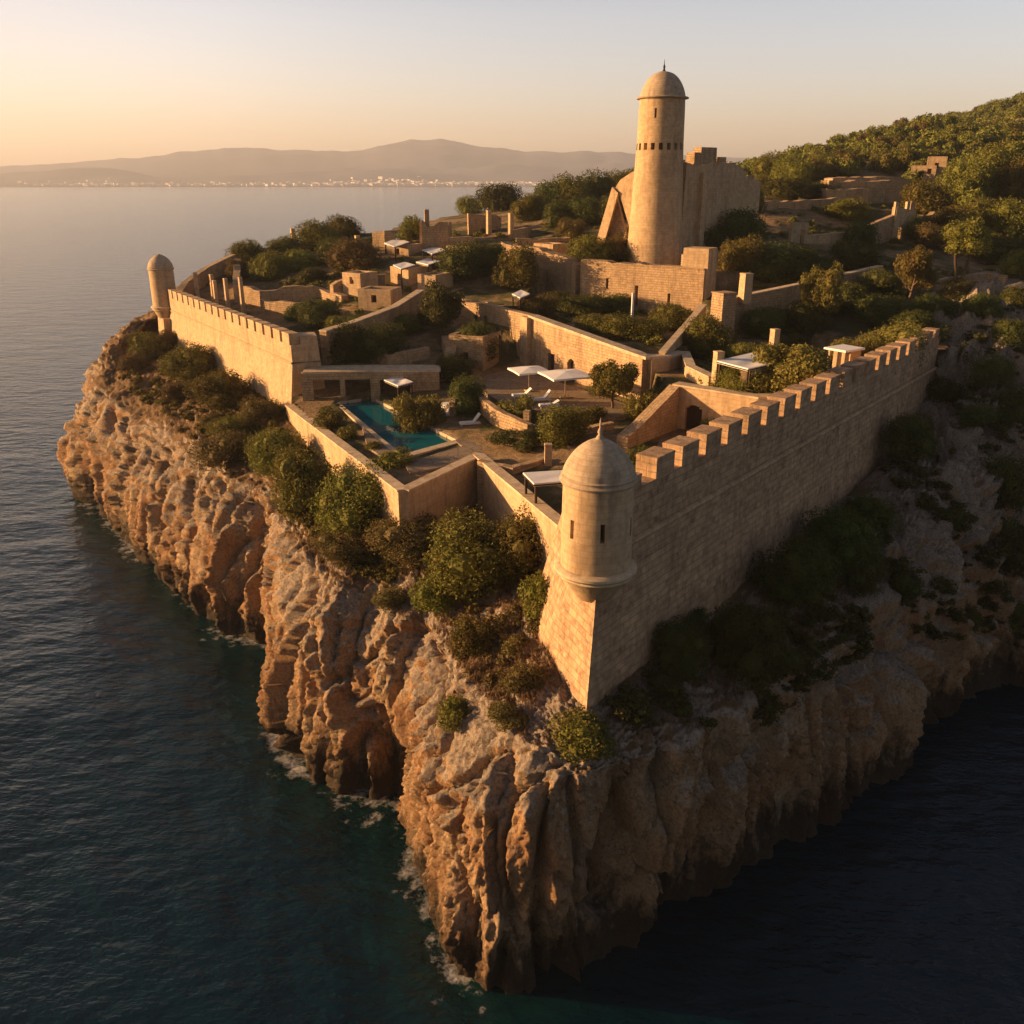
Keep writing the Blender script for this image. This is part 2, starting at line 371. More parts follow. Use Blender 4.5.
class MB:
    """collects faces in world (or local) metres with stone-course UVs"""
    def __init__(s): s.v, s.f, s.uv, s.sm = [], [], [], []
    def face(s, pts, uv=None, smooth=False):
        i = len(s.v); pts = [Vector(p) for p in pts]
        s.v += pts; s.f.append(tuple(range(i, i + len(pts)))); s.sm.append(smooth)
        if uv is None:
            nrm = Vector((0, 0, 0))
            for a, b_ in zip(pts, pts[1:] + pts[:1]):
                nrm += Vector(((a.y - b_.y) * (a.z + b_.z), (a.z - b_.z) * (a.x + b_.x), (a.x - b_.x) * (a.y + b_.y)))
            if nrm.length > 0: nrm.normalize()
            if abs(nrm.z) > 0.75: uv = [(p.x, p.y) for p in pts]
            else:
                t = Vector((-nrm.y, nrm.x, 0)); t.normalize()
                uv = [(p.dot(t), p.z) for p in pts]
        s.uv.append(uv)
    def prism(s, bot, top, caps=True):
        n = len(bot)
        for i in range(n):
            j = (i + 1) % n
            s.face([bot[i], bot[j], top[j], top[i]])
        if caps:
            s.face(list(top)); s.face(list(reversed(bot)))
    def box(s, c, size, rz=0.0, taper=1.0):
        x, y, z = size[0] / 2, size[1] / 2, size[2]
        ca, sa = math.cos(rz), math.sin(rz)
        def P(px, py, pz): return Vector((c[0] + px * ca - py * sa, c[1] + px * sa + py * ca, c[2] + pz))
        bot = [P(-x, -y, 0), P(x, -y, 0), P(x, y, 0), P(-x, y, 0)]
        x *= taper; y *= taper
        s.prism(bot, [P(-x, -y, z), P(x, -y, z), P(x, y, z), P(-x, y, z)])
    def lathe(s, c, prof, n=48, cap=True, a0=0.0, openings=(), depth=1.0):
        """prof [(r, z)]; openings = set of (ring index, segment index) turned into recesses"""
        op = set(openings)
        def P(r, z, k):
            a = a0 + 2 * math.pi * k / n
            return Vector((c[0] + r * math.cos(a), c[1] + r * math.sin(a), c[2] + z))
        L = 0.0
        for i in range(len(prof) - 1):
            (r0, z0), (r1, z1) = prof[i], prof[i + 1]
            dl = math.hypot(r1 - r0, z1 - z0); rm = max(r0, r1)
            for k in range(n):
                u0, u1 = 2 * math.pi * k / n * rm, 2 * math.pi * (k + 1) / n * rm
                q = [P(r0, z0, k), P(r0, z0, k + 1), P(r1, z1, k + 1), P(r1, z1, k)]
                uv = [(u0, L), (u1, L), (u1, L + dl), (u0, L + dl)]
                if (i, k) in op:
                    w = [P(r0 - depth, z0, k), P(r0 - depth, z0, k + 1), P(r1 - depth, z1, k + 1), P(r1 - depth, z1, k)]
                    for a in range(4):
                        b_ = (a + 1) % 4
                        if (a == 1 and (i, k + 1) in op) or (a == 3 and (i, k - 1) in op) or (a == 2 and (i + 1, k) in op) or (a == 0 and (i - 1, k) in op): continue
                        s.face([q[a], q[b_], w[b_], w[a]])
                    s.face(w)
                elif r1 < 1e-4: s.face(q[:3], uv[:3], True)
                elif r0 < 1e-4: s.face([q[0], q[2], q[3]], [uv[0], uv[2], uv[3]], True)
                else: s.face(q, uv, True)
            L += dl
        if cap:
            if prof[0][0] > 1e-4: s.face([P(prof[0][0], prof[0][1], -k) for k in range(n)])
            if prof[-1][0] > 1e-4: s.face([P(prof[-1][0], prof[-1][1], k) for k in range(n)])
    def tube(s, pts, rad, n=8):
        pts = [Vector(p) for p in pts]; rad = rad if isinstance(rad, (list, tuple)) else [rad] * len(pts)
        rings = []
        for i, p in enumerate(pts):
            d = (pts[min(i + 1, len(pts) - 1)] - pts[max(i - 1, 0)]).normalized()
            a = d.orthogonal().normalized(); b_ = d.cross(a)
            rings.append([p + (a * math.cos(t) + b_ * math.sin(t)) * rad[i] for t in [2 * math.pi * k / n for k in range(n)]])
        for i in range(len(rings) - 1):
            for k in range(n):
                s.face([rings[i][k], rings[i][(k + 1) % n], rings[i + 1][(k + 1) % n], rings[i + 1][k]], None, True)
        s.face(rings[-1]); s.face(list(reversed(rings[0])))
    def build(s, name, mat, parent=None, origin=None, merge=True):
        me = bpy.data.meshes.new(name)
        if origin is not None: vs = [tuple(p - Vector(origin)) for p in s.v]
        else: vs = [tuple(p) for p in s.v]
        me.from_pydata(vs, [], s.f)
        ul = me.uv_layers.new(name='UVMap')
        flat = [c for u in s.uv for p in u for c in p]
        ul.data.foreach_set('uv', flat)
        me.polygons.foreach_set('use_smooth', s.sm)
        if merge and any(s.sm):
            import bmesh
            bm = bmesh.new(); bm.from_mesh(me); bmesh.ops.remove_doubles(bm, verts=bm.verts, dist=1e-4); bm.to_mesh(me); bm.free()
            me.set_sharp_from_angle(angle=R(42))
        me.update()
        o = link(name, me, mat, parent)
        if origin is not None and parent is None: o.location = origin
        return o

_jr = random.Random(11)
def resample(pts, zt, zb, step):
    P_, T_, B_ = [], [], []
    for i in range(len(pts) - 1):
        a, b_ = Vector(pts[i]), Vector(pts[i + 1]); n = max(1, int((b_ - a).length / step))
        for k in range(n):
            t = k / n; P_.append(a.lerp(b_, t)); T_.append(zt[i] + (zt[i + 1] - zt[i]) * t); B_.append(zb[i] + (zb[i + 1] - zb[i]) * t)
    P_.append(Vector(pts[-1])); T_.append(zt[-1]); B_.append(zb[-1])
    return P_, T_, B_
def offset_line(P_, d, closed=False):
    out = []
    for i, p in enumerate(P_):
        if closed: a, c = P_[i - 1], P_[(i + 1) % len(P_)]
        else: a, c = P_[max(i - 1, 0)], P_[min(i + 1, len(P_) - 1)]
        e1 = (p - a) if (p - a).length > 1e-6 else (c - p); e2 = (c - p) if (c - p).length > 1e-6 else e1
        e1 = e1.normalized(); e2 = e2.normalized()
        n1, n2 = Vector((-e1.y, e1.x)), Vector((-e2.y, e2.x)); m = (n1 + n2)
        m = m.normalized() if m.length > 1e-3 else n1
        out.append(p + m * (d / max(0.4, m.dot(n1))))
    return out
def wall_strip(mb, pts, thick, zb, zt, step=0.0, jit=0.0, rough=0.0, batter=(0.0, 0.0), rows=1):
    """a wall along the path; jit = raggedness of the top, rough = unevenness of the faces, batter = spread of the foot to either side"""
    if not hasattr(zt, '__len__'): zt = [zt] * len(pts)
    if not hasattr(zb, '__len__'): zb = [zb] * len(pts)
    pts = [Vector((p[0], p[1])) for p in pts]
    P_, T_, B_ = resample(pts, zt, zb, step) if step else (pts, list(zt), list(zb))
    if jit:
        hold = 0.0
        for i in range(len(T_)):
            if _jr.random() < 0.45: hold = _jr.uniform(-1, 0.35) * jit if _jr.random() < 0.75 else -_jr.uniform(0.8, 2.2) * jit
            T_[i] += hold
    h = thick / 2
    Lt, Rt = offset_line(P_, h), offset_line(P_, -h)
    Lb, Rb = offset_line(P_, h + batter[0]), offset_line(P_, -h - batter[1])
    n = len(P_)
    def rj(): return Vector((_jr.uniform(-1, 1), _jr.uniform(-1, 1), 0)) * rough
    G = []
    for i in range(n):
        cl, cr = [], []
        for r in range(rows + 1):
            t = r / rows; z = B_[i] + (T_[i] - B_[i]) * t
            cl.append(Vector((*Lb[i].lerp(Lt[i], t), z)) + rj()); cr.append(Vector((*Rb[i].lerp(Rt[i], t), z)) + rj())
        G.append((cl, cr))
    cu = [0.0]
    for i in range(n - 1): cu.append(cu[-1] + (P_[i + 1] - P_[i]).length)
    for i in range(n - 1):
        (l0, r0), (l1, r1) = G[i], G[i + 1]
        u0, u1 = cu[i], cu[i + 1]
        for r in range(rows):
            mb.face([l1[r], l0[r], l0[r + 1], l1[r + 1]], [(-u1, l1[r].z), (-u0, l0[r].z), (-u0, l0[r + 1].z), (-u1, l1[r + 1].z)])
            mb.face([r0[r], r1[r], r1[r + 1], r0[r + 1]], [(u0, r0[r].z), (u1, r1[r].z), (u1, r1[r + 1].z), (u0, r0[r + 1].z)])
        mb.face([l1[-1], l0[-1], r0[-1], r1[-1]], [(u1, thick), (u0, thick), (u0, 0), (u1, 0)])
    for (l_, r_), flip in ((G[0], False), (G[-1], True)):
        for r in range(rows):
            q = [l_[r], r_[r], r_[r + 1], l_[r + 1]]
            mb.face(q if not flip else list(reversed(q)))
def cell_wall(mb, a, b_, thick, zb, za, zz, openings):
    """straight wall from a to b (thickness grows to the left of a->b), top za at a, zz at b; openings = [(s0, s1, z0, z1)]"""
    a, b_ = Vector((a[0], a[1])), Vector((b_[0], b_[1])); L = (b_ - a).length; d = (b_ - a) / L; nn = Vector((-d.y, d.x)) * thick
    ss = sorted({0.0, L} | {s_ for o in openings for s_ in o[:2]}); zs = sorted({zb} | {z for o in openings for z in o[2:]})
    nz = len(zs)
    def top(s_): return za + (zz - za) * s_ / L
    def Z(s_, k): return zs[k] if k < nz else top(s_)
    def full(i, k):
        if i < 0 or i >= len(ss) - 1 or k < 0 or k >= nz: return False
        sm = (ss[i] + ss[i + 1]) / 2; zm = (zs[k] + (zs[k + 1] if k + 1 < nz else 1e3)) / 2
        return not any(o[0] < sm < o[1] and o[2] < zm < o[3] for o in openings)
    def P(s_, side, z):
        q = a + d * s_ + (nn if side else Vector((0, 0))); return Vector((q.x, q.y, z))
    for i in range(len(ss) - 1):
        s0, s1 = ss[i], ss[i + 1]
        for k in range(nz):
            if not full(i, k): continue
            zl, zr, tl, tr = Z(s0, k), Z(s1, k), Z(s0, k + 1), Z(s1, k + 1)
            mb.face([P(s0, 0, zl), P(s1, 0, zr), P(s1, 0, tr), P(s0, 0, tl)])
            mb.face([P(s1, 1, zr), P(s0, 1, zl), P(s0, 1, tl), P(s1, 1, tr)])
            if not full(i - 1, k): mb.face([P(s0, 1, zl), P(s0, 0, zl), P(s0, 0, tl), P(s0, 1, tl)])
            if not full(i + 1, k): mb.face([P(s1, 0, zr), P(s1, 1, zr), P(s1, 1, tr), P(s1, 0, tr)])
            if not full(i, k + 1): mb.face([P(s0, 0, tl), P(s1, 0, tr), P(s1, 1, tr), P(s0, 1, tl)])
            if not full(i, k - 1): mb.face([P(s0, 1, zl), P(s1, 1, zr), P(s1, 0, zr), P(s0, 0, zl)])
def arch_cells(s0, s1, z0, zspring, zcrown, n=8):
    out = []
    for k in range(n):
        a, b_ = s0 + (s1 - s0) * k / n, s0 + (s1 - s0) * (k + 1) / n
        x = ((k + 0.5) / n) * 2 - 1
        out.append((a, b_, z0, zspring + (zcrown - zspring) * math.sqrt(max(0, 1 - x * x))))
    return out
# ================================================================== THE SETTING: cliff, ground, sea, far shore
# coast stations: foot of the cliff at the water, rim of the cliff, line of the walls
def st(t, r, i): return (W(*t, 0.0), W(*r), W(*i))
def sw(t, r, i): return (Vector((*t, 0.0)), Vector(r), Vector(i))
STN = [
    sw((-30, 420), (-15, 400, 20), (10, 380, 30)),
    sw((-45, 300), (-32, 290, 24), (-15, 280, 32)),
    sw((-52, 215), (-42, 208, 25), (-30, 202, 31)),
    sw((-60, 182), (-52, 176, 26), (-46, 171, 30.5)),
    sw((-65, 158), (-60, 153, 22), (-55, 149, 25)),
    sw((-68, 140), (-63, 137, 19), (-55.5, 137.5, 23)),
    st((75, 490), (104, 388, 16), (150, 325, 20.5)),
    st((96, 508), (112, 400, 15.5), (160, 330, 20.8)),
    st((125, 540), (145, 415, 15.2), (185, 338, 20.5)),
    st((170, 585), (195, 450, 15), (215, 362, 20)),
    st((220, 632), (238, 478, 15), (250, 390, 19.5)),
    st((268, 646), (262, 495, 15.0), (285, 415, 19)),
    st((277, 660), (278, 520, 14.6), (305, 432, 18.7)),
    st((275, 700), (300, 552, 14.5), (322, 447, 18.4)),
    st((300, 770), (335, 588, 14.5), (362, 490, 17.8)),
    st((355, 796), (378, 600, 14.2), (400, 538, 17)),
    st((408, 812), (412, 618, 14.2), (436, 545, 17)),
    st((422, 840), (430, 640, 14.3), (470, 535, 17.2)),
    st((432, 910), (452, 672, 14.2), (515, 560, 17.4)),
    st((448, 962), (485, 708, 14.2), (548, 610, 17.2)),
    st((480, 982), (520, 742, 14.1), (560, 660, 16.2)),
    st((525, 982), (568, 775, 14.0), (587, 700, 15.6)),
    st((590, 960), (622, 765, 14.0), (628, 680, 15.7)),
    st((655, 922), (690, 740, 14.0), (680, 635, 15.8)),
    st((720, 875), (755, 692, 14.0), (735, 590, 16)),
    st((800, 836), (825, 640, 13.8), (795, 545, 16.2)),
    st((885, 795), (880, 575, 13.4), (850, 500, 17.0)),
    st((912, 740), (925, 515, 16.0), (900, 450, 18.4)),
    st((970, 703), (962, 440, 19.0), (935, 400, 20.4)),
    st((1030, 692), (985, 372, 23.8), (950, 352, 25.2)),
    sw((58, 69), (57, 99, 27.2), (50.5, 104, 28.0)),
    sw((84, 80), (65, 106, 28.0), (58, 114, 29.6)),
    sw((130, 100), (98, 122, 27), (84, 130, 31)),
    sw((200, 130), (170, 150, 26), (150, 165, 34)),
    sw((380, 170), (340, 200, 30), (320, 220, 40)),
]
def smooth_path(pts, ds):
    """centripetal Catmull-Rom through the points with even spacing ds(point)"""
    pts = np.array([list(p) for p in pts]); out = []
    n = len(pts)
    for i in range(n - 1):
        p0, p1, p2, p3 = pts[max(i - 1, 0)], pts[i], pts[i + 1], pts[min(i + 2, n - 1)]
        t = np.linspace(0, 1, 64, endpoint=False)[:, None]
        m1, m2 = (p2 - p0) * 0.42, (p3 - p1) * 0.42
        lim = np.linalg.norm((p2 - p1)[:3]) + 1e-6
        for m_ in (m1, m2):
            k = np.linalg.norm(m_[:3])
            if k > lim: m_ *= lim / k
        out.append((2*t**3-3*t**2+1)*p1 + (t**3-2*t**2+t)*m1 + (-2*t**3+3*t**2)*p2 + (t**3-t**2)*m2)
    out.append(pts[-1:]); return np.vstack(out)
dense = smooth_path([list(t) + list(r) + list(i) for t, r, i in STN], None)
mid_ = (dense[:, 0:3] + dense[:, 3:6]) / 2
seg = np.linalg.norm(np.diff(mid_, axis=0), axis=1)
near = np.clip(np.linalg.norm(mid_[1:, :2], axis=1) / 45.0, 0.75, 8) * 0.17
near = np.where(mid_[1:, 1] > 160, 3.0, near); near = np.where(mid_[1:, 0] > 75, 3.0, near)
cum = np.concatenate([[0], np.cumsum(seg / near)])
uu = np.linspace(0, cum[-1], int(cum[-1]) + 1)
stn = np.stack([np.interp(uu, cum, dense[:, k]) for k in range(9)], 1)
real_len = np.concatenate([[0], np.cumsum(seg)]); ulen = np.interp(uu, cum, real_len)
NU = len(stn)
T_, R_, I_ = stn[:, 0:3], stn[:, 3:6], stn[:, 6:9]
NC, NS = 112, 54
prof = []
tt = np.concatenate([np.linspace(-0.28, 1, NC)])
gexp = np.interp(np.linalg.norm(T_[:, :2] - R_[:, :2], axis=1) / R_[:, 2], [0.7, 1.3], [2.8, 1.15])
for t in tt:
    z = t * R_[:, 2]
    g = np.where(t < 0, 0.10 * t, np.clip(t, 0, 1) ** gexp)
    notch = 0.045 * np.exp(-((t - 0.03) / 0.07) ** 2)          # wave-cut notch at the waterline
    g = g + notch
    xy = T_[:, :2] + (R_[:, :2] - T_[:, :2]) * (g[:, None] if hasattr(g, '__len__') else g)
    prof.append(np.column_stack([xy, z]))
for k in range(1, NS + 1):
    t = k / NS
    ext = np.where((I_[:, 0] > 40) & (I_[:, 1] > 90), 1.7, 1.12)[:, None]; tz = np.clip(t * ext[:, 0], 0, 1) ** 0.9
    prof.append(np.column_stack([R_[:, :2] + (I_[:, :2] - R_[:, :2]) * t * ext, R_[:, 2] + (I_[:, 2] - R_[:, 2]) * tz]))
V = np.stack(prof, 1)                                                  # NU x NV x 3
NV = V.shape[1]
# smooth across the rim so that it rounds over
for _ in range(5):
    V[:, 1:-1] = V[:, 1:-1] * 0.5 + 0.25 * (V[:, :-2] + V[:, 2:])
du = np.gradient(V, axis=0); dv = np.gradient(V, axis=1)
nrm = np.cross(du, dv); nrm /= np.linalg.norm(nrm, axis=2, keepdims=True) + 1e-9
out_dir = T_[:, :2] - I_[:, :2]
sgn = np.sign((nrm[:, 20, :2] * out_dir).sum(1).sum()); nrm *= sgn
F = V.reshape(-1, 3); Nn = nrm.reshape(-1, 3)
steep = 1 - np.clip(np.abs(Nn[:, 2]), 0, 1)
slope_amt = np.clip((steep - 0.02) * 1.3, 0.20, 1.0)
slope_amt = np.where((F[:, 0] > 36) & (F[:, 1] < 112), np.maximum(slope_amt, 0.62), slope_amt)
slope_amt = np.mean([np.roll(slope_amt.reshape(NU, NV), k, 1) for k in range(-6, 7)], 0).ravel()
vt = np.tile(np.arange(NV), NU)
edge = np.clip((NV - 1 - vt) / 14.0, 0, 1)
Fw = F * (0.22, 0.22, 0.07)
wrp = np.column_stack([noise3(Fw), noise3(Fw + 40), noise3(Fw + 80)])
Fv = F * (1, 1, 0.22) + wrp * (1.6, 1.6, 0.4)                 # stretched up and down: buttresses and gullies
big = ridged(Fv * 0.13 + 3.1, 2, 0.45) * 1.5
rib = ridged(Fv * 0.42 + 11.0, 3, 0.5) * 0.75
Fm = F * (1, 1, 0.55) + wrp * 0.8
crag = ridged(Fm * (1.1, 1.1, .55) + 7.7, 5, 0.62) * 0.19
d1, d21, cv, fc = cells(F * (0.32, 0.32, 0.055) + 0.6 * wrp)
blk = (cv - 0.5) * 0.8 + fc * 1.0 - np.clip(0.09 - d21, 0, 0.09) * 6.0   # facets parted by cracks
d1b, d21b, cvb, fcb = cells(F * (0.95, 0.95, 0.20) + 0.9 * wrp + 0.25 * np.column_stack([noise3(F * 1.9), noise3(F * 1.9 + 40), noise3(F * 1.9 + 80)]))
blk2 = (cvb - 0.5) * 0.22 + fcb * 0.30 - np.clip(0.10 - d21b, 0, 0.10) * 2.0
d1d, d21d, cvd, fcd = cells(F * (2.6, 2.6, 1.0) + 0.5 * wrp + 5.0)
blk2 += (cvd - 0.5) * 0.10 + fcd * 0.30
d1c, d21c, cvc, fcc = cells(F * (0.26, 0.26, 0.035) + 0.55 * wrp + 9.0)     # tall fissures
blk -= np.clip(0.10 - d21c, 0, 0.10) * 13.0
fine = ridged(F * (2.5, 2.5, 1.8) + wrp + 1.3, 4, 0.70) * 0.17
vmask = np.clip(fbm(F * 0.18 + 31, 2) * 1.6 + 0.6, 0.25, 1.3)   # smooth faces beside rough ones
disp = (big * 1.15 + rib * 1.1 + blk) * slope_amt + (crag + blk2) * 0.68 * vmask * np.clip(slope_amt + 0.1, 0.35, 1) + fine
disp -= (disp * (steep > 0.5)).sum() / (steep > 0.5).sum() * slope_amt + 0.25
# hollows: the cave mouths and the deep clefts between the headlands
def hollow(px, py, z, depth, rx, rz_):
    p = np.array(list(W(px, py, z)))
    d = np.sqrt((((F[:, :2] - p[:2]) / rx) ** 2).sum(1) + ((F[:, 2] - p[2]) / rz_) ** 2)
    return -depth * np.clip(1.25 - d, 0, 1) ** 0.7
disp += hollow(928, 575, 10.5, 3.2, 2.3, 2.6) + hollow(605, 892, 4.0, 1.6, 1.3, 1.3) + hollow(820, 655, 11, 1.4, 3.5, 1.0)
disp += hollow(268, 600, 6.0, 2.6, 2.6, 6.5) + hollow(412, 790, 2.0, 3.4, 2.6, 5.0) + hollow(235, 590, 5, 1.4, 1.6, 6) + hollow(700, 770, 9, 1.2, 4.0, .8)
disp += hollow(150, 500, 4, 1.5, 1.4, 8) + hollow(330, 740, 2, 1.2, 1.3, 6)
rk = np.clip((F[:, 0] - 20) / 12, 0, 1) * (F[:, 1] < 112) * np.clip((F[:, 2] - 3) / 5, 0, 1)      # outcrops and gully of the shaded flank
disp += rk * (ridged(F * (0.26, 0.26, 0.15) + 2.2, 3, 0.55) - 0.4) * 1.3
disp += hollow(1020, 430, 17, 3.6, 4.5, 7) + hollow(1018, 545, 11, 3.2, 4, 6)
disp -= hollow(965, 405, 20, 2.2, 3, 6) + hollow(980, 330, 26, 2.4, 3, 4) + hollow(965, 500, 15, 2.0, 3, 4) + hollow(880, 595, 12, 1.8, 3.5, 2.5) + hollow(762, 715, 12.5, 1.8, 3, 2)
disp *= edge * np.interp(F[:, 2], [-3, 0, 3], [0.3, 0.6, 1.0])
disp = np.where(F[:, 1] > 170, disp * 0.5, disp)
F2 = F + Nn * disp[:, None]
# let the benches sag a little under each overhang: horizontal bedding
bed = noise3(np.column_stack([F2[:, 0] * 0.08, F2[:, 1] * 0.08, F2[:, 2] * 0.9]))
F2[:, :2] += Nn[:, :2] * (bed * 0.10 * slope_amt * edge)[:, None]
idx = np.arange(NU * NV).reshape(NU, NV)
quads = np.stack([idx[:-1, :-1], idx[1:, :-1], idx[1:, 1:], idx[:-1, 1:]], -1).reshape(-1, 4)
if sgn < 0: quads = quads[:, ::-1]
cliff_me = np_mesh('cliff', F2, quads)
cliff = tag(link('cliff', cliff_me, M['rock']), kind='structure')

# ---- ground inside the walls and up the hill
SPOT = []
def sp(px, py, z): p = W(px, py, z); SPOT.append((p.x, p.y, z))
def sy(px, py, Y): p = WY(px, py, Y); SPOT.append((p.x, p.y, p.z))
for a in [(-23, 93, 20.8), (-8, 62, 20.3), (-2.8, 70.5, 20.8), (3, 53, 20.8), (8, 52, 21.5), (20, 66, 21.8), (30, 78, 22.5), (38, 88, 24.5), (44, 94, 25.5), (50, 104, 28.2),
          (-8, 64.5, 20.9), (-5, 68, 20.9), (-3, 72, 20.9), (-12, 69, 20.7), (-16, 77, 20.7), (-15, 85, 20.7), (-5, 76, 20.8), (-20, 88, 20.7), (0, 88, 22), (10, 82, 22), (6, 72, 22), (12, 66, 21.8), (14, 73, 22), (0.5, 101, 21.9), (5.5, 94, 21.9), (11, 85.5, 21.9), (-12, 90, 21.0), (-6, 98, 22.5), (0, 103, 22.5),
          (-52, 137, 24), (-40, 120, 24.5), (-28, 104, 24.5), (-32, 125, 25), (-20, 112, 25), (-16, 122, 27),
          (-5, 112, 26), (5, 118, 27.5), (-14, 132, 29.5), (-4, 128, 28.5), (20, 108, 27.2), (28, 100, 26), (38, 100, 26.5), (25, 92, 25.3),
          (45, 104, 27.5), (55, 112, 29), (60, 116, 30), (75, 122, 29), (20, 130, 32), (12, 134, 33), (30, 128, 32), (40, 124, 31), (52, 128, 32)]: SPOT.append(a)
for a in [(960, 280, 125), (1000, 290, 120), (990, 240, 150), (1024, 220, 160), (760, 200, 165), (700, 240, 140), (850, 240, 150), (900, 190, 190), (850, 195, 185),
          (560, 218, 165), (500, 228, 165), (600, 215, 180), (640, 190, 230), (700, 186, 250), (790, 172, 250), (430, 255, 148), (380, 258, 142), (300, 282, 140), (240, 262, 157), (380, 232, 170), (300, 250, 165), (245, 252, 168),
          (450, 225, 185), (400, 230, 195), (540, 205, 220), (590, 200, 250), (960, 190, 200), (1024, 170, 230), (1100, 200, 170), (1100, 260, 140),
          (800, 168, 270), (850, 148, 290), (920, 122, 310), (1024, 110, 330), (1130, 100, 345), (1250, 95, 350), (960, 150, 255), (880, 160, 235), (1100, 150, 260)]: sy(*a)
for a in [(150, 330, 38), (320, 420, 95), (200, 480, 70), (60, 420, 40), (0, 380, 33), (250, 280, 75), (-15, 280, 33), (-28, 205, 31.5), (320, 220, 45), (90, 500, 45), (20, 320, 36), (80, 134, 30), (10, 380, 30)]: SPOT.append(a)
SP = np.array(SPOT)
_D = np.linalg.norm(SP[:, None, :2] - SP[None, :, :2], axis=2)
_A = np.block([[_D + np.eye(len(SP)) * -1.2, np.column_stack([np.ones(len(SP)), SP[:, :2]])], [np.vstack([np.ones(len(SP)), SP[:, :2].T]), np.zeros((3, 3))]])
_w = np.linalg.solve(_A, np.concatenate([SP[:, 2], [0, 0, 0]]))
def in_poly(x, y, poly):
    r = np.zeros(len(x), bool); n = len(poly)
    for i in range(n):
        (x0, y0), (x1, y1) = poly[i][:2], poly[(i + 1) % n][:2]
        c = ((y0 > y) != (y1 > y)) & (x < (x1 - x0) * (y - y0) / (y1 - y0 + 1e-12) + x0)
        r ^= c
    return r
# key plan points of the fort
LC, LB = Vector((-23.4, 94.0)), Vector((-51.4, 135.3))
T0, T1 = Vector((5.0, 43.8)), Vector((45.3, 94.4))
LOW0, LOW1, LOW2, LOW3 = Vector((-23.9, 93.2)), W(403, 490, 21.5).xy, W(478, 455, 21.5).xy, Vector((3.4, 52.6))
BW0, BW1 = Vector((2.0, 103.0)), Vector((12.7, 86.0))            # lit house wall with the doors
RW = [Vector((-1.0, 139.0)), Vector((5.5, 131.5)), Vector((9.3, 125.0)), Vector((24.5, 115.0))]      # wall under the tower
POOL = [W(339, 406, 20.5), W(372, 401, 20.5), W(456, 444, 20.5), W(402, 459, 20.5)]
EW = [W(622, 442, 22.4).xy, Vector((14.3, 77.0)), Vector((20.5, 72.3)), Vector((26.6, 75.0))]
SIDE = [W(722, 302, 30.0).xy, W(800, 286, 31.0).xy, W(880, 268, 32.0).xy]
def flat(poly, z): return ([tuple(p[:2]) for p in poly], z)
FLATS = [
    flat([EW[1] + Vector((.3, 1.3)), EW[2] + Vector((.4, 1.4)), EW[3] + Vector((-.2, 1.2)), (36, 85.5), (42, 94.5), (33, 101), (19, 97), (13.8, 86)], 25.2),        # pergola terrace
    flat([(-21, 97.5), (-12, 99.5), (-4.5, 97.5), (-3, 104), (-9, 108), (-17.5, 103.5)], 23.7),      # over the niches
    flat([(3.4, 103.4), (13.6, 87.2), (16.2, 90), (21.5, 98), (24, 113.5), RW[3], RW[2], RW[1], (2, 121), (-3, 113), (-4, 108.5)], 26.5),
    flat([(7, 132), (10.6, 126.2), (25, 116.6), (34, 121), (34, 132), (16, 138), (8, 138)], 31.8),
    flat([(p.x, p.y) for p in POOL], 18.6),
]
def height(x, y, rough=True):
    x = np.asarray(x, float).ravel(); y = np.asarray(y, float).ravel()
    z = np.empty(len(x))
    for a in range(0, len(x), 20000):
        s_ = slice(a, a + 20000)
        d = np.hypot(x[s_, None] - SP[None, :, 0], y[s_, None] - SP[None, :, 1])
        z[s_] = d @ _w[:-3] + _w[-3] + _w[-2] * x[s_] + _w[-1] * y[s_]
    flatm = np.zeros(len(x), bool)
    for poly, zf in FLATS:
        m = in_poly(x, y, poly); z[m] = zf; flatm |= m
    if rough:
        p = np.column_stack([x, y, np.zeros(len(x))])
        k = np.where(flatm, 0.0, 1.0) * np.clip((y - 60) / 60, 0.15, 1)
        z = z + fbm(p * 0.16, 3) * 0.35 * k + fbm(p * 0.7, 2) * 0.10 * k
    return z
_bk = [tuple(t[2].xy) for t in STN[:5]]; _rt = [tuple(t[2].xy) for t in STN[-7:]]
inner_poly = _bk + [(-53.5, 139), (LB.x + 1.0, LB.y + .6), (LC.x + 1.2, LC.y + .6), (LOW0.x + .3, LOW0.y + .2), (LOW1.x + .1, LOW1.y + .4), (LOW2.x, LOW2.y + .9), (LOW3.x + .9, LOW3.y + .5), (6.4, 50.5), (7.2, 48.2), (T1.x - 1.2, T1.y)] + _rt + [(330, 460), (20, 470)]
def grid_ground(name, x0, x1, y0, y1, step, cut, keep):
    xs, ys = np.arange(x0, x1 + 1e-6, step), np.arange(y0, y1 + 1e-6, step)
    X, Y = np.meshgrid(xs, ys); x, y = X.ravel(), Y.ravel()
    z = height(x, y)
    ids = np.arange(len(x)).reshape(X.shape)
    q = np.stack([ids[:-1, :-1], ids[:-1, 1:], ids[1:, 1:], ids[1:, :-1]], -1).reshape(-1, 4)
    cx, cy = x[q].mean(1), y[q].mean(1)
    q = q[keep(cx, cy)]
    used = np.unique(q); rm = np.full(len(x), -1); rm[used] = np.arange(len(used))
    me = np_mesh(name, np.column_stack([x, y, z])[used], rm[q])
    return tag(link(name, me, M['soil']), kind='structure')
ground = grid_ground('ground', -66, 96, 40, 200, 0.5, None, lambda x, y: in_poly(x, y, inner_poly))
hill = grid_ground('hill', -60, 336, 44, 470, 4.0, None, lambda x, y: in_poly(x, y, inner_poly) & ~((x > -64) & (x < 92) & (y > 42) & (y < 196)))

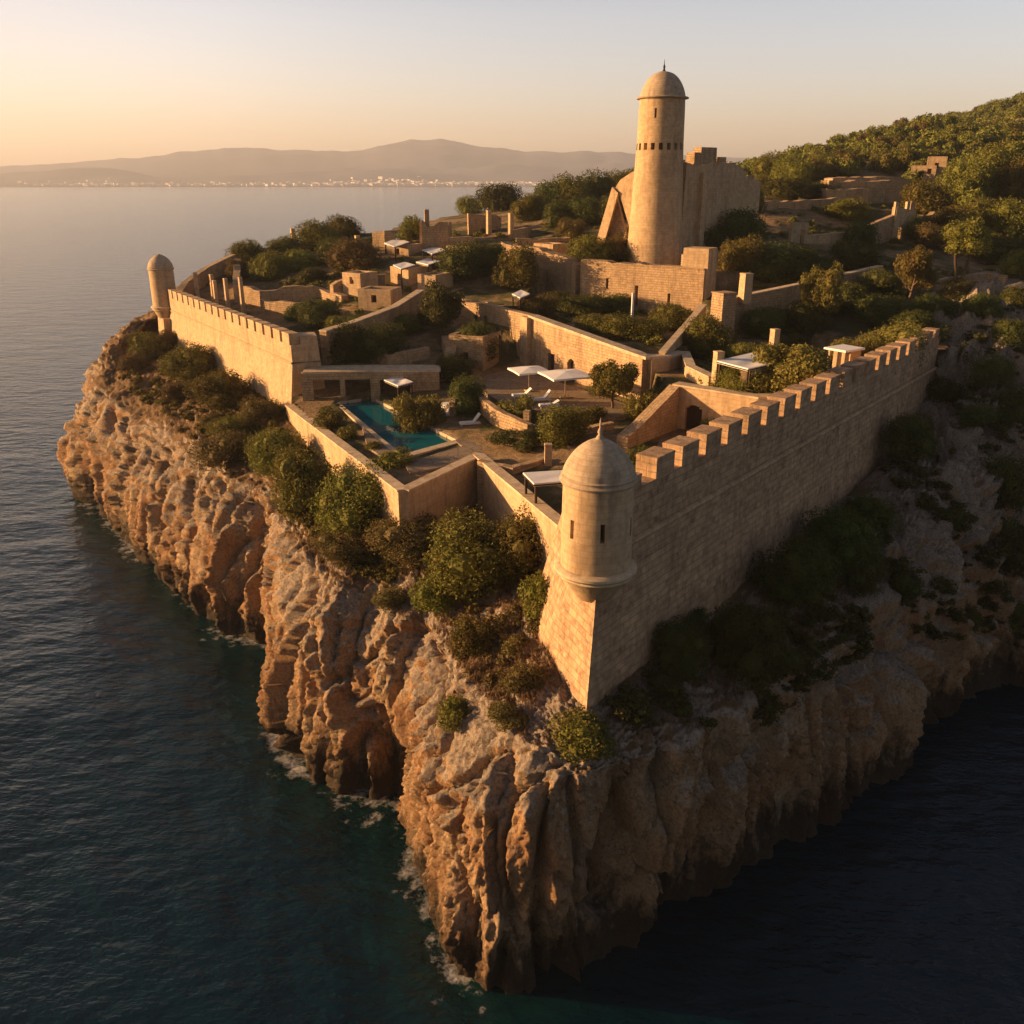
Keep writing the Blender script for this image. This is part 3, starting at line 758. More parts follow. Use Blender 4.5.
# ---- the sea: a fine sheet near the rock (it carries the distance to the rock for the foam) inside a large sheet to the far shore
coast = T_[:, :2]
def shore_val(x, y):
    cs = coast[::4]; d = np.full(len(x), 1e9)
    for a in range(0, len(cs), 64):
        d = np.minimum(d, np.hypot(x[:, None] - cs[None, a:a + 64, 0], y[:, None] - cs[None, a:a + 64, 1]).min(1))
    return np.clip(1 - d / 6.0, 0, 1) * np.clip((8 - x) / 10, 0, 1)
def sea_sheet():
    xs = np.concatenate([[-9000, -3000, -1200, -500, -250], np.arange(-150, 90.1, 0.8), [150, 300, 800, 3000, 9000]])
    ys = np.concatenate([[-400, -100, 0], np.arange(20, 160.1, 0.8), [200, 260, 340, 450, 600, 800, 1200, 2000, 3500, 5500, 9300]])
    X, Y = np.meshgrid(xs, ys); x, y = X.ravel(), Y.ravel()
    ins = (x > -150) & (x < 90) & (y > 20) & (y < 160)
    z = np.zeros(len(x)); sh = np.zeros(len(x))
    p = np.column_stack([x * 0.8, y, np.zeros(len(x))])[ins]
    fade = np.clip(np.minimum.reduce([x[ins] + 150, 90 - x[ins], y[ins] - 20, 160 - y[ins]]) / 15, 0, 1)
    z[ins] = (fbm(p * 0.10, 2) * 0.16 + fbm(p * 0.34 + 5, 2) * 0.10) * fade
    sh[ins] = shore_val(x[ins], y[ins])
    ids = np.arange(len(x)).reshape(X.shape)
    q = np.stack([ids[:-1, :-1], ids[:-1, 1:], ids[1:, 1:], ids[1:, :-1]], -1).reshape(-1, 4)
    me = np_mesh('sea', np.column_stack([x, y, z]), q)
    at = me.attributes.new('shore', 'FLOAT', 'POINT'); at.data.foreach_set('value', sh.astype(np.float32))
    return tag(link('sea', me, M['sea']), kind='structure')
sea = sea_sheet()

# ---- far shore with its mountains
def mountain_range():
    sky_px = [(-300, 172), (-100, 170), (0, 169), (60, 166), (130, 161), (190, 155), (250, 150), (300, 153), (345, 154), (395, 146), (432, 141), (470, 148), (505, 154), (560, 152), (600, 154), (640, 157), (720, 160), (900, 163), (1100, 166), (1400, 170)]
    xs_ = np.arange(-300, 1400, 8.0); ys_ = np.interp(xs_, [q[0] for q in sky_px], [q[1] for q in sky_px])
    ys_ = np.convolve(np.pad(ys_, 3, 'edge'), np.ones(7) / 7, 'valid'); sky_px = list(zip(xs_, ys_))
    az = np.array([(p - 512) for p, _ in sky_px], float)
    hz = np.array([CAM_Z + 8000 * ray(p, q).z / ray(p, q).y for p, q in sky_px])
    hz = hz + 14 * noise3(np.column_stack([az * 0.05, az * 0, az * 0]))
    nx, ny = 420, 90
    a = np.linspace(-820, 820, nx); Y = np.linspace(5330, 9000, ny)
    A_, YY = np.meshgrid(a, Y); X_ = A_ / (FOC * _c + 330 * _s) * YY
    top = np.interp(A_.ravel(), az, hz).reshape(A_.shape)
    t = np.clip((YY - 5900) / 2100, 0, 1); up = t * t * (3 - 2 * t)
    dn = np.clip((9000 - YY) / 1000, 0, 1)
    p = np.column_stack([X_.ravel() / 900, YY.ravel() / 900, np.zeros(X_.size)])
    rg = ridged(p, 5).reshape(X_.shape)
    foot = 105 * np.clip((YY - 5500) / 600, 0, 1) * np.clip(fbm(p * 0.6 + 4, 3).reshape(X_.shape) + 0.35, 0, 2)
    mid_ridge = (95 + 60 * ridged(p * (0.8, .3, 1) + 3, 4).reshape(X_.shape)) * np.exp(-((YY - 6750) / 420) ** 2) * np.interp(A_, [-820, -250, -60, 300, 820], [.15, .4, 1.0, .8, .6])
    foot = np.maximum(foot, mid_ridge)
    z = 2 + 14 * np.clip((YY - 5330) / 300, 0, 1) + np.maximum(foot * (1 - up * .5), top * up * (0.90 + 0.09 * rg) * dn)
    z[0] = -6
    ids = np.arange(X_.size).reshape(X_.shape)
    q = np.stack([ids[:-1, :-1], ids[:-1, 1:], ids[1:, 1:], ids[1:, :-1]], -1).reshape(-1, 4)
    me = np_mesh('mountains', np.column_stack([X_.ravel(), YY.ravel(), z.ravel()]), q)
    return tag(link('mountains', me, M['mountain']), kind='structure'), (X_, YY, z)
mountains, _mg = mountain_range()
def far_town():
    mb = MB(); rr = random.Random(5)
    for _ in range(1500):
        px = rr.choice([rr.uniform(330, 640), rr.uniform(330, 640), rr.uniform(20, 640)])
        Y = 5390 + abs(rr.gauss(0, 1)) ** 1.3 * 120
        X = (px - 512) / (FOC * _c + 330 * _s) * Y
        j = int(np.clip((Y - 5330) / (9000 - 5330) * 89, 0, 88)); i = int(np.clip((px - 512 + 820) / 1640 * 419, 0, 418))
        z = float(_mg[2][j:j + 2, i:i + 2].min()) - 2
        mb.box((X, Y, z), (rr.uniform(12, 42), rr.uniform(12, 30), rr.uniform(8, 17)), rr.uniform(0, 3))
    return tag(mb.build('far_town', M['town']), 'pale town spread along the far shore below the mountains', 'town', kind='stuff')
far_town()

# ---- evening haze
hz = MB(); hz.prism([(-9200, -500, -8), (9200, -500, -8), (9200, 9400, -8), (-9200, 9400, -8)], [(-9200, -500, 430), (9200, -500, 430), (9200, 9400, 430), (-9200, 9400, 430)])
hm = bpy.data.materials.new('evening_haze'); hm.use_nodes = True
hm.node_tree.nodes.remove(hm.node_tree.nodes['Principled BSDF'])
pv = hm.node_tree.nodes.new('ShaderNodeVolumePrincipled'); pv.inputs['Density'].default_value = 1.15e-4
pv.inputs['Color'].default_value = (0.78, 0.86, 1.0, 1); pv.inputs['Anisotropy'].default_value = 0.2
hm.node_tree.links.new(pv.outputs[0], hm.node_tree.nodes['Material Output'].inputs['Volume'])
haze = tag(hz.build('haze', hm), kind='stuff')

# ---- where a line of sight through the photograph meets the ground
bpy.context.view_layer.update()
def hit(px, py, objs=None):
    d = ray(px, py).normalized(); best = None
    for o in (objs or (ground, cliff, hill)):
        ok, p, n, _ = o.ray_cast(Vector((0, 0, CAM_Z)), d)
        if ok and (best is None or p.y < best.y): best = p.copy()
    return best
def drop(x, y, objs=None):
    best = None
    for o in (objs or (ground, cliff, hill)):
        ok, p, n, _ = o.ray_cast(Vector((x, y, 400)), Vector((0, 0, -1)))
        if ok and (best is None or p.z > best.z): best = p.copy()
    return best
# ================================================================== THE FORT
def V3(p, z): return Vector((p[0], p[1], z))
def gz(x, y): return float(height([x], [y], False)[0])

# ---- crenellated wall facing the shaded side, with its battered corner bastion
def crenellated_wall():
    root = empty('curtain_wall', V3(T0, 24), 0, 'long crenellated stone wall in shade running from the domed corner turret up to the rocks', 'wall')
    root_loc = root.location.copy()
    d = (T1 - T0).normalized(); nR = Vector((d.y, -d.x)); L = (T1 - T0).length
    org = root_loc
    E, D, Cc = Vector((3.3, 52.2)), Vector((7.6, 53.5)), T1 - nR * 2.4
    A = T0 + nR * 0.0 + Vector((-0.35, -0.35))
    Bx = T1
    mb = MB()
    # battered lower body, cut into lengths so the stone courses stay even
    zt, zb = 24.0, 10.5
    far_b = Bx + nR * 1.5; near_b = Vector((3.75, 40.9)); left_b = Vector((-0.5, 51.7))
    nseg = 24
    tops = [A.lerp(Bx, k / nseg) for k in range(nseg + 1)]; bots = [near_b.lerp(far_b, k / nseg) for k in range(nseg + 1)]
    for k in range(nseg):
        u0, u1 = L * k / nseg, L * (k + 1) / nseg
        mb.face([V3(bots[k], zb), V3(bots[k + 1], zb), V3(tops[k + 1], zt), V3(tops[k], zt)], [(u0, zb), (u1, zb), (u1, zt), (u0, zt)])
    mb.face([V3(left_b, zb), V3(near_b, zb), V3(A, zt), V3(E, zt)])
    mb.face([V3(far_b, zb), V3(Cc, zb), V3(Cc, zt), V3(Bx, zt)])
    mb.face([V3(A, zt), V3(Bx, zt), V3(Cc, zt), V3(D, zt), V3(E, zt)])
    mb.face([V3(Cc, zb), V3(D, zb), V3(D, zt), V3(Cc, zt)]); mb.face([V3(D, zb), V3(left_b, zb), V3(E, zt), V3(D, zt)])
    mb.build('battered_base', M['ashlar'], root, org)
    # parapet above the string course
    mb = MB()
    a, b_ = T0 + d * 1.2 - nR * 0.72, T1 - nR * 0.72
    wall_strip(mb, [a, b_], 1.4, zt, 27.05, step=2.0, rough=0.012)
    mb.build('parapet', M['ashlar'], root, org)
    mb = MB(); mb.tube([V3(A + d * 1.6 + nR * 0.08, zt), V3(Bx + nR * 0.08, zt)], 0.21, 8)
    mb.build('string_course', M['courses'], root, org)
    # merlons, the first joined low against the turret
    pitch = (L - 4.2) / 20
    for k in range(21):
        s0 = 2.1 + pitch * k - (0.5 if k == 0 else 0); ln = 2.08 if k else 1.9; hgt = 1.25 + _jr.uniform(-0.05, 0.04) if k else 0.75
        if k == 20: ln = 1.5
        c = T0 + d * (s0 + ln / 2) - nR * 0.70
        m = MB(); m.box(V3(c, 27.05), (ln, 1.36, hgt - 0.10), math.atan2(d.y, d.x))
        m.box(V3(c, 27.05 + hgt - 0.10), (ln + 0.05, 1.42, 0.12), math.atan2(d.y, d.x), 0.965)
        m.build('merlon', M['ashlar'], root, org)
    return root
crenellated_wall()

def domed_turret(loc, r, z_ring, h, slit_as, label, finial=True, detail=48, corbel=2.2):
    """round sentry turret: corbel, ring moulding, shaft with slits, domed roof with finial"""
    root = empty('sentry_turret', (loc[0], loc[1], z_ring), 0, label, 'turret')
    n = detail
    mb = MB(); mb.lathe((0, 0, 0), [(0.25, -corbel), (r * .50, -corbel * .86), (r * .72, -corbel * .6), (r * .92, -corbel * .30), (r * 1.0, -0.55)], n, True)
    mb.build('corbel', M['render'], root)
    mb = MB(); mb.lathe((0, 0, 0), [(r * 1.0, -0.60), (r * 1.07, -0.52), (r * 1.10, -0.42), (r * 1.06, -0.33), (r * 1.13, -0.28), (r * 1.19, -0.16), (r * 1.19, -0.02), (r * 1.12, 0.07), (r * 1.0, 0.12)], n, True)
    mb.build('ring_moulding', M['coping'], root)
    zs = [0.12, h * 0.42, h * 0.42 + 1.05, h]
    op = [(1, k) for k in slit_as]
    mb = MB(); mb.lathe((0, 0, 0), [(r * 1.01, zs[0]), (r, zs[1]), (r * 0.995, zs[2]), (r * 0.985, zs[3])], n, True, 0, op, r * 0.55)
    mb.build('shaft', M['render'], root)
    mb = MB(); mb.lathe((0, 0, h), [(r * .985, 0), (r * 1.06, 0.05), (r * 1.09, 0.16), (r * 1.02, 0.26), (r * 1.02, 0.34), (r * 1.05, 0.42), (r * 1.0, 0.5)], n, True)
    mb.build('cornice', M['dome'], root)
    dome = [(r * 1.0, 0.5)]
    for k in range(1, 15):
        t = k / 14; a = t * math.pi / 2
        dome.append((r * (math.cos(a) ** 1.0) * (1 - 0.07 * math.sin(2 * a)) + 0.02, 0.5 + (r * 1.0) * (0.76 * math.sin(a) + 0.24 * t ** 1.5)))
    dome[-1] = (0.10, dome[-1][1])
    mb = MB(); mb.lathe((0, 0, h), dome, n, True)
    ob = mb.build('dome', M['dome'], root)
    zt = h + dome[-1][1]
    if finial:
        mb = MB(); mb.lathe((0, 0, zt - 0.12), [(r * .14, 0), (r * .10, 0.15), (r * .05, 0.28), (r * .075, 0.40), (r * .065, 0.5), (r * .03, 0.62), (r * .022, 1.0), (0.0, 1.22)], 16, True)
        mb.build('finial', M['dome'], root)
    return root
TUR = Vector((4.55, 44.25))
domed_turret(TUR, 1.90, 23.35, 4.75, [36, 29, 44], 'large domed round turret with two slits on the near corner of the fort', True, 48)
LTUR = Vector((-52.4, 136.6))
domed_turret(LTUR, 1.78, 25.0, 5.3, [], 'small domed turret above the sea at the far end of the sunlit wall', False, 32, 2.6)

# ---- sunlit crenellated wall
def sunlit_wall():
    root = empty('curtain_wall', V3(LC, 24.4), 0, 'sunlit crenellated wall with close set slots between the far turret and the pool garden', 'wall')
    org = root.location.copy()
    d = (LB - LC).normalized(); nL = Vector((-d.y, d.x))
    if nL.x > 0: nL = -nL
    L = (LB - LC).length
    Rr, R2, B2 = LC + Vector((2.7, 1.5)), LC + Vector((1.9, 4.0)), LB - nL * 2.0
    zt, zb = 24.6, 14.0
    mb = MB(); nseg = 18
    tops = [LC.lerp(LB, k / nseg) for k in range(nseg + 1)]; b0, b1 = LC + nL * 1.2 + Vector((0.1, -.6)), LB + nL * 1.2
    bots = [b0.lerp(b1, k / nseg) for k in range(nseg + 1)]
    for k in range(nseg):
        u0, u1 = L * k / nseg, L * (k + 1) / nseg
        mb.face([V3(tops[k], zt), V3(tops[k + 1], zt), V3(bots[k + 1], zb), V3(bots[k], zb)], [(u0, zt), (u1, zt), (u1, zb), (u0, zb)])
    rb = Rr + Vector((1.4, -1.3))
    mb.face([V3(b0, zb), V3(rb, zb), V3(Rr, zt), V3(LC, zt)]); mb.face([V3(rb, zb), V3(R2 + Vector((1.3, .2)), zb), V3(R2, zt), V3(Rr, zt)])
    mb.face([V3(LC, zt), V3(Rr, zt), V3(R2, zt), V3(B2, zt), V3(LB, zt)]); mb.face([V3(R2, zb), V3(B2, zb), V3(B2, zt), V3(R2, zt)])
    mb.face([V3(b1, zb), V3(LB, zt), V3(B2, zt), V3(B2, zb)])
    mb.build('battered_base', M['render'], root, org)
    mb = MB(); wall_strip(mb, [LC - nL * 0.55 + d * 0.0, LB - nL * 0.55], 1.1, zt, 26.5, step=3, rough=0.01)
    mb.prism([V3(LC - nL * 1.1, zt), V3(Rr, zt), V3(R2, zt), V3(LC - nL * 1.1 + d * 3.5, zt)], [V3(LC - nL * 1.1, 27.3), V3(Rr - Vector((.2, 0)), 27.3), V3(R2 - Vector((.2, 0)), 27.3), V3(LC - nL * 1.1 + d * 3.5, 27.3)])
    mb.build('parapet', M['render'], root, org)
    mb = MB(); mb.tube([V3(Rr + Vector((0.02, -.03)), zt), V3(LC + nL * 0.03, zt), V3(LB + nL * 0.03, zt)], 0.12, 8); mb.build('string_course', M['render'], root, org)
    m = MB(); pc = LTUR + Vector((.35, -.25)); rz = math.atan2(d.y, d.x); m.box(V3(pc, 14), (4.6, 3.4, 9.4), rz, .72); m.build('corner_pier', M['render'], root, org)
    n = 18; pitch = L / n
    for k in range(n):
        c = LC + d * (pitch * (k + 0.5)) - nL * 0.55
        m = MB(); m.box(V3(c, 26.5), (pitch - 0.72, 1.08, 1.05), math.atan2(d.y, d.x)); m.box(V3(c, 27.55), (pitch - 0.66, 1.16, 0.14), math.atan2(d.y, d.x), 0.95)
        m.build('merlon', M['render'], root, org)
sunlit_wall()

# ---- plain parapet walls of the pool garden
def plain_wall(label, pts, thick, zb, zt, mat='render', cop=True, step=1.5, jit=0.0, rough=0.015, rows=1, batter=(0, 0), name='garden_wall', cop_h=0.14, cat='wall', group=None):
    mb = MB(); wall_strip(mb, pts, thick, zb, zt, step=step, jit=jit, rough=rough, rows=rows, batter=batter)
    o0 = Vector((pts[0][0], pts[0][1], zt[0] if hasattr(zt, '__len__') else zt))
    if not cop: return tag(mb.build(name, M[mat], None, o0), label, cat, group)
    root = empty(name, o0, 0, label, cat, group)
    mb.build('masonry', M[mat], root, o0)
    mb = MB(); zt_ = list(zt) if hasattr(zt, '__len__') else [zt] * len(pts)
    wall_strip(mb, pts, thick + 0.14, [z + 0.002 for z in zt_], [z + cop_h for z in zt_], step=step, rough=0.012)
    mb.build('coping', M['coping'], root, o0)
    return root
plain_wall('sunlit garden wall sloping along the cliff top beside the swimming pool', [LOW0, LOW1], 0.8, 12, [20.2, 21.4], batter=(0.25, 0.0) )
plain_wall('short shaded wall below the corner of the pool terrace', [LOW1 + (LOW2 - LOW1).normalized() * .1, LOW2 + (LOW2 - LOW1).normalized() * .3], 0.8, 12, [21.41, 21.46])
plain_wall('sunlit plain wall running back from the near domed turret to the pool terrace', [LOW2 + (LOW3 - LOW2).normalized() * .1, LOW3], 0.8, 12, [21.50, 22.2])

# ---- great tower
def great_tower():
    x, y, z = 19.75, 128.0, 31.0
    root = empty('watch_tower', (x, y, z), 0, 'tall tapering round tower with domed top overlooking the fort and the sea', 'tower')
    n = 72
    z1 = 47.0 - z
    mb = MB()
    prof = [(4.0, -1.0), (3.84, 2.0), (3.64, 5.0), (3.42, 9.0), (3.26, 12.5), (3.12, z1 - 0.42), (3.08, z1 + 0.42), (3.02, z1 + 3.4), (3.0, z1 + 4.55), (2.95, 52.75 - z)]
    op = [(5, k) for k in range(n) if k % 4 < 2] + [(7, 49), (7, 12), (7, 33)]
    op += [(5, k) for k in []]
    mb.lathe((0, 0, 0), prof, n, True, R(-1.5), op, 1.3)
    mb.build('shaft', M['render'], root)
    h = 52.75 - z
    mb = MB(); mb.lathe((0, 0, h), [(2.95, 0), (3.38, 0.06), (3.44, 0.16), (3.32, 0.26), (3.0, 0.30)], n, True); mb.build('cornice', M['dome'], root)
    dome = [(2.98, 0.30)]
    for k in range(1, 16):
        t = k / 15; a = t * math.pi / 2
        dome.append((2.95 * (math.cos(a) ** 0.85) * (1 - 0.07 * math.sin(2 * a)) + 0.02, 0.30 + 3.05 * (0.86 * math.sin(a) + 0.14 * t)))
    dome[-1] = (0.12, dome[-1][1])
    mb = MB(); mb.lathe((0, 0, h), dome, n, True); mb.build('dome', M['dome'], root)
    zt = h + dome[-1][1]
    mb = MB(); mb.lathe((0, 0, zt - .08), [(.26, 0), (.16, .25), (.10, .4), (.17, .55), (.12, .75), (.05, .9), (.035, 1.3), (0, 1.6)], 14, True); mb.build('finial', M['iron'], root)
great_tower()

# ---- ruined keep beside the tower
def ruin(label, pts, thick, zb, zt, mat='rubble', jit=0.35, step=0.9, rough=0.06, rows=4, name='ruined_wall', batter=(0, 0), group=None):
    return plain_wall(label, pts, thick, zb, zt, mat, False, step, jit, rough, rows, batter, name, cat='ruin', group=group)
K0, K1 = Vector((23.2, 130.0)), Vector((36.0, 141.0))
def keep():
    root = empty('ruined_keep', V3(K0, 32), 0, 'roofless ruined keep with broken battlements joined to the tall round tower', 'ruin')
    o = root.location.copy(); d = (K1 - K0).normalized(); nb = Vector((-d.y, d.x))
    mb = MB(); wall_strip(mb, [K0, K0.lerp(K1, .35), K0.lerp(K1, .7), K1, K1 + nb * 7, K0 + nb * 7, K0], 1.5, 28, [45.3, 45.5, 44.8, 42.6, 41.5, 44.5, 45.3], step=0.8, jit=0.6, rough=0.07, rows=8, batter=(0, 0))
    mb.build('masonry', M['render'], root, o)
    for s_, w, h, zz in ((2.4, 1.3, 1.3, 45.1), (4.9, 3.6, 1.9, 45.2), (8.2, 1.5, 0.9, 45.0), (10.6, 1.3, 1.0, 44.2), (12.6, 1.7, 0.7, 43.4), (15.4, 1.2, 0.9, 42.6)):
        c = K0 + d * s_ + nb * 0.05
        m = MB(); m.box(V3(c, zz - 0.6), (w, 1.46, h + 0.6), math.atan2(d.y, d.x), 0.95); m.build('merlon', M['rubble'], root, o)
    m = MB(); c = K0 + d * 3.6 - nb * 0.8; m.box(V3(c, 29), (1.1, 1.3, 14.8), math.atan2(d.y, d.x), 0.8); m.build('buttress', M['render'], root, o)
keep()
def buttress_ruin():
    p = WY(617, 232, 131.0)
    root = empty('ruined_arch', p, 0, 'slanting buttress and pointed arch fragment leaning toward the tall tower', 'ruin')
    o = root.location.copy()
    def q(px, py, Y): return WY(px, py, Y + 2.0 - (px - 597) * 0.11)
    mb = MB()
    leg = [(598, 236), (606, 236), (619, 190), (625, 203), (633, 182), (636, 172), (613, 187)]
    f = [q(a, b_, 130.0) for a, b_ in [(590, 262), (599, 262), (618, 193), (612, 187)]]; g = [v + Vector((0.4, 1.5, 0)) for v in f]
    mb.face(f); mb.face(list(reversed(g)))
    for i in range(4): mb.face([f[(i + 1) % 4], f[i], g[i], g[(i + 1) % 4]])
    mb.build('slanting_buttress', M['render'], root, o)
    mb = MB()
    f = [q(a, b_, 130.4) for a, b_ in [(614, 190), (619, 192), (629, 226), (640, 262), (644, 262), (644, 168), (632, 172), (620, 180)]]; g = [v + Vector((0.4, 1.2, 0)) for v in f]
    mb.face(f); mb.face(list(reversed(g)))
    for i in range(8): mb.face([f[(i + 1) % 8], f[i], g[i], g[(i + 1) % 8]])
    mb.build('gable_fragment', M['render'], root, o)
    mb = MB(); f = [q(a, b_, 131.6) for a, b_ in [(601, 264), (616, 195), (634, 264)]]; g = [v + Vector((0.3, .6, 0)) for v in f]
    mb.face(f); mb.face(list(reversed(g)))
    for i in range(3): mb.face([f[(i + 1) % 3], f[i], g[i], g[(i + 1) % 3]])
    mb.build('arch_back', M['rubble'], root, o)
buttress_ruin()

# ---- wall under the tower
def tower_terrace_wall():
    root = empty('retaining_wall', V3(RW[2], 28), 0, 'high sunlit retaining wall with slit openings below the tall round tower', 'wall')
    o = root.location.copy()
    mb = MB(); wall_strip(mb, [RW[0], RW[1], RW[2]], 1.6, 25, [34.2, 33.8, 32.6], step=0.8, jit=0.25, rough=0.05, rows=6)
    mb.build('ruined_stretch', M['rubble'], root, o)
    d = (RW[3] - RW[2]).normalized(); Lw = (RW[3] - RW[2]).length
    mb = MB(); n = Vector((d.y, -d.x))
    cell_wall(mb, RW[2] + d * 0.5 + n * 0.8, RW[3] + n * 0.8, 1.6, 24.5, 32.5, 32.3, [(8.2, 8.7, 27.3, 29.9), (12.9, 13.3, 27.6, 29.2), (3.9, 4.3, 29.2, 30.6)])
    mb.build('masonry', M['courses'], root, o)
    mb = MB(); wall_strip(mb, [RW[2] + d * .6, RW[2].lerp(RW[3], .5), RW[3]], 1.75, 32.3, [32.85, 32.75, 32.6], step=0.9, jit=0.18, rough=0.03); mb.build('broken_coping', M['rubble'], root, o)
    m = MB(); m.box(V3(RW[3] - d * 1.2 + Vector((.35, .9)), 23.5), (3.6, 3.2, 11.4), math.atan2(d.y, d.x), 0.93); m.build('corner_pier', M['render'], root, o)
tower_terrace_wall()

# ---- door and window makers
def add_door(root, org, a, d, s0, s1, z0, z1, inset, mat='wood'):
    nn = Vector((-d.y, d.x)); c = Vector((a[0], a[1])) + d * ((s0 + s1) / 2) + nn * inset
    mb = MB(); w = s1 - s0; rz = math.atan2(d.y, d.x)
    k = 4
    for i in range(k): mb.box(V3(c + d * (-w / 2 + w * (i + .5) / k), z0), (w / k - 0.015, 0.07 + 0.015 * (i % 2), z1 - z0), rz)
    o = mb.build('door', M[mat], root, org)
    m = MB(); m.box(V3(c + d * (w * 0.32) - nn * 0.06, z0 + (z1 - z0) * .48), (0.06, 0.08, 0.16), rz); m.build('handle', M['iron'], o, org)
    return o
# ---- house wall with doors on the courtyard
def house():
    root = empty('stone_house', V3(BW1, 22), 0, 'long low stone house with dark doors and an arched doorway behind the parasol courtyard', 'house')
    o = root.location.copy()
    d = (BW1 - BW0).normalized(); L = (BW1 - BW0).length
    mb = MB()
    g = 21.3
    op = [(3.9, 5.1, g, 24.7), (12.3, 13.5, g, 24.6)] + arch_cells(7.6, 9.0, g, 23.9, 24.7)
    op = [(max(0.1, a), b_, c - 4 if c == g else c, e) for a, b_, c, e in op]
    cell_wall(mb, BW0, BW1, 1.0, 17, 28.2, 26.7, op); mb.build('facade', M['courses'], root, o)
    add_door(root, o, BW0, d, 3.95, 5.05, g - .8, 24.65, .45); add_door(root, o, BW0, d, 12.35, 13.45, g - .8, 24.55, .45); add_door(root, o, BW0, d, 7.6, 9.0, g - .8, 24.7, .55)
    mb = MB(); wall_strip(mb, [BW0 + Vector((.4, .2)), BW1 + Vector((.4, .2)), BW1 + Vector((2.2, 1.4)), BW1 + Vector((4.6, 4.0))], 1.25, [28.15, 26.65, 26.5, 26.4], [28.42, 26.92, 26.75, 26.65], step=1.2, rough=0.02); mb.build('coping', M['coping'], root, o)
    mb = MB(); wall_strip(mb, [BW1 + Vector((0.62, .3)), BW1 + Vector((2.2, 1.4)), BW1 + Vector((4.6, 4.0))], 1.0, 17, [26.65, 26.5, 26.4], step=0.8, rough=0.02, rows=2); mb.build('rounded_end', M['render'], root, o)
    # older wing at an angle, in part shade
    w0, w1 = W(482, 357, 22).xy, BW0 + Vector((-0.02, 0.0))
    dw = (w1 - w0).normalized(); Lw = (w1 - w0).length
    mb = MB(); cell_wall(mb, w0, w1, 1.0, 17, 28.6, 28.4, [(Lw * .16, Lw * .16 + 1.1, 17, 24.4), (Lw * .62, Lw * .62 + 1.1, 17, 24.6), (Lw * .05, Lw * .05 + .8, 26.0, 27.2)]); mb.build('old_wing', M['rubble'], root, o)
    add_door(root, o, w0, dw, Lw * .16, Lw * .16 + 1.1, 21, 24.35, .5); add_door(root, o, w0, dw, Lw * .62, Lw * .62 + 1.1, 21, 24.55, .5)
    m = MB(); m.box(V3(BW0 - d * .3, 17), (1.5, 1.3, 11.2), math.atan2(d.y, d.x), .96); m.build('pilaster', M['render'], root, o)
house()
def side_house():
    w0, w1, w2 = W(418, 352, 22.3).xy, W(446, 356, 22.3).xy, W(484, 352, 22.3).xy
    root = empty('stone_house', V3(w1, 22), 0, 'old rubble stone house with one square window behind the round tree by the courtyard', 'house')
    o = root.location.copy()
    a, b_ = W(452, 344, 22.5).xy, W(482, 357, 22.0).xy
    d = (b_ - a).normalized(); L = (b_ - a).length
    mb = MB(); cell_wall(mb, a, b_, 1.0, 17, 28.0, 28.6, [(L * .74, L * .74 + 1.0, 25.6, 27.0)]); mb.build('facade', M['rubble'], root, o)
    mb = MB(); wall_strip(mb, [a + Vector((.0, .5)), a + Vector((-1.5, 7)), a + Vector((2, 13))], 1.0, 17, [28.0, 28.4, 28.8], step=1, jit=.1, rough=.03, rows=4); mb.build('end_wall', M['rubble'], root, o)
    mb = MB(); mb.prism([V3(a + d * .5 + Vector((0, 1)), 27.2), V3(b_ + Vector((0, 1)), 27.8), V3(BW0 + Vector((1, 9)), 28.0), V3(a + Vector((0, 10)), 27.7)], [V3(a + d * .5 + Vector((0, 1)), 27.5), V3(b_ + Vector((0, 1)), 28.1), V3(BW0 + Vector((1, 9)), 28.3), V3(a + Vector((0, 10)), 28.0)]); mb.build('roof', M['soil'], root, o)
    m = MB(); pc = a + d * (L * .74 + .5) + Vector((0, .55)); m.box(V3(pc, 25.6), (1.0, .08, 1.4), math.atan2(d.y, d.x)); m.build('window', M['iron'], root, o)
side_house()
plain_wall('low curved stump of rubble wall beside the dark round shrub', [W(447, 362, 22.2).xy, W(452, 372, 22.2).xy, W(446, 382, 22).xy], 1.2, 18, [25.4, 25.2, 22.6], 'rubble', False, .7, .15, .05, 4, name='ruined_wall', cat='ruin')

# ---- steps, gate wall and pergola terrace on the sunward side of the long shaded wall
def gate_wall():
    root = empty('terrace_wall', V3(EW[1], 22), 0, 'terrace wall with a dark timber gate and a stair parapet sloping down to the courtyard', 'wall')
    o = root.location.copy()
    mb = MB(); wall_strip(mb, [EW[0], EW[0].lerp(EW[1], .25), EW[1]], 1.1, 18, [22.9, 23.5, 26.0], step=.45, rough=.02, rows=3); mb.build('stair_parapet', M['rubble'], root, o)
    d = (EW[2] - EW[1]).normalized(); L = (EW[2] - EW[1]).length
    mb = MB(); op = arch_cells(.9, 2.5, 18, 23.9, 24.5, 6)
    cell_wall(mb, EW[1] + d * .3, EW[2], 1.0, 18, 26.0, 25.9, op); mb.build('gate_front', M['render'], root, o)
    add_door(root, o, EW[1] + d * .3, d, .9, 2.5, 21.2, 24.5, .4)
    mb = MB(); wall_strip(mb, [EW[2] + Vector((.5, .6)), EW[3]], 1.0, 18, [25.9, 25.8], step=1, rough=.03, rows=3); mb.build('terrace_edge', M['rubble'], root, o)
    mb = MB(); wall_strip(mb, [EW[1] + d * .2 + Vector((0, .5)), EW[2] + Vector((0, .5)), EW[3] + Vector((0, 0))], 1.25, [26.0, 25.9, 25.8], [26.16, 26.06, 25.96], step=1, rough=.02); mb.build('coping', M['coping'], root, o)
gate_wall()
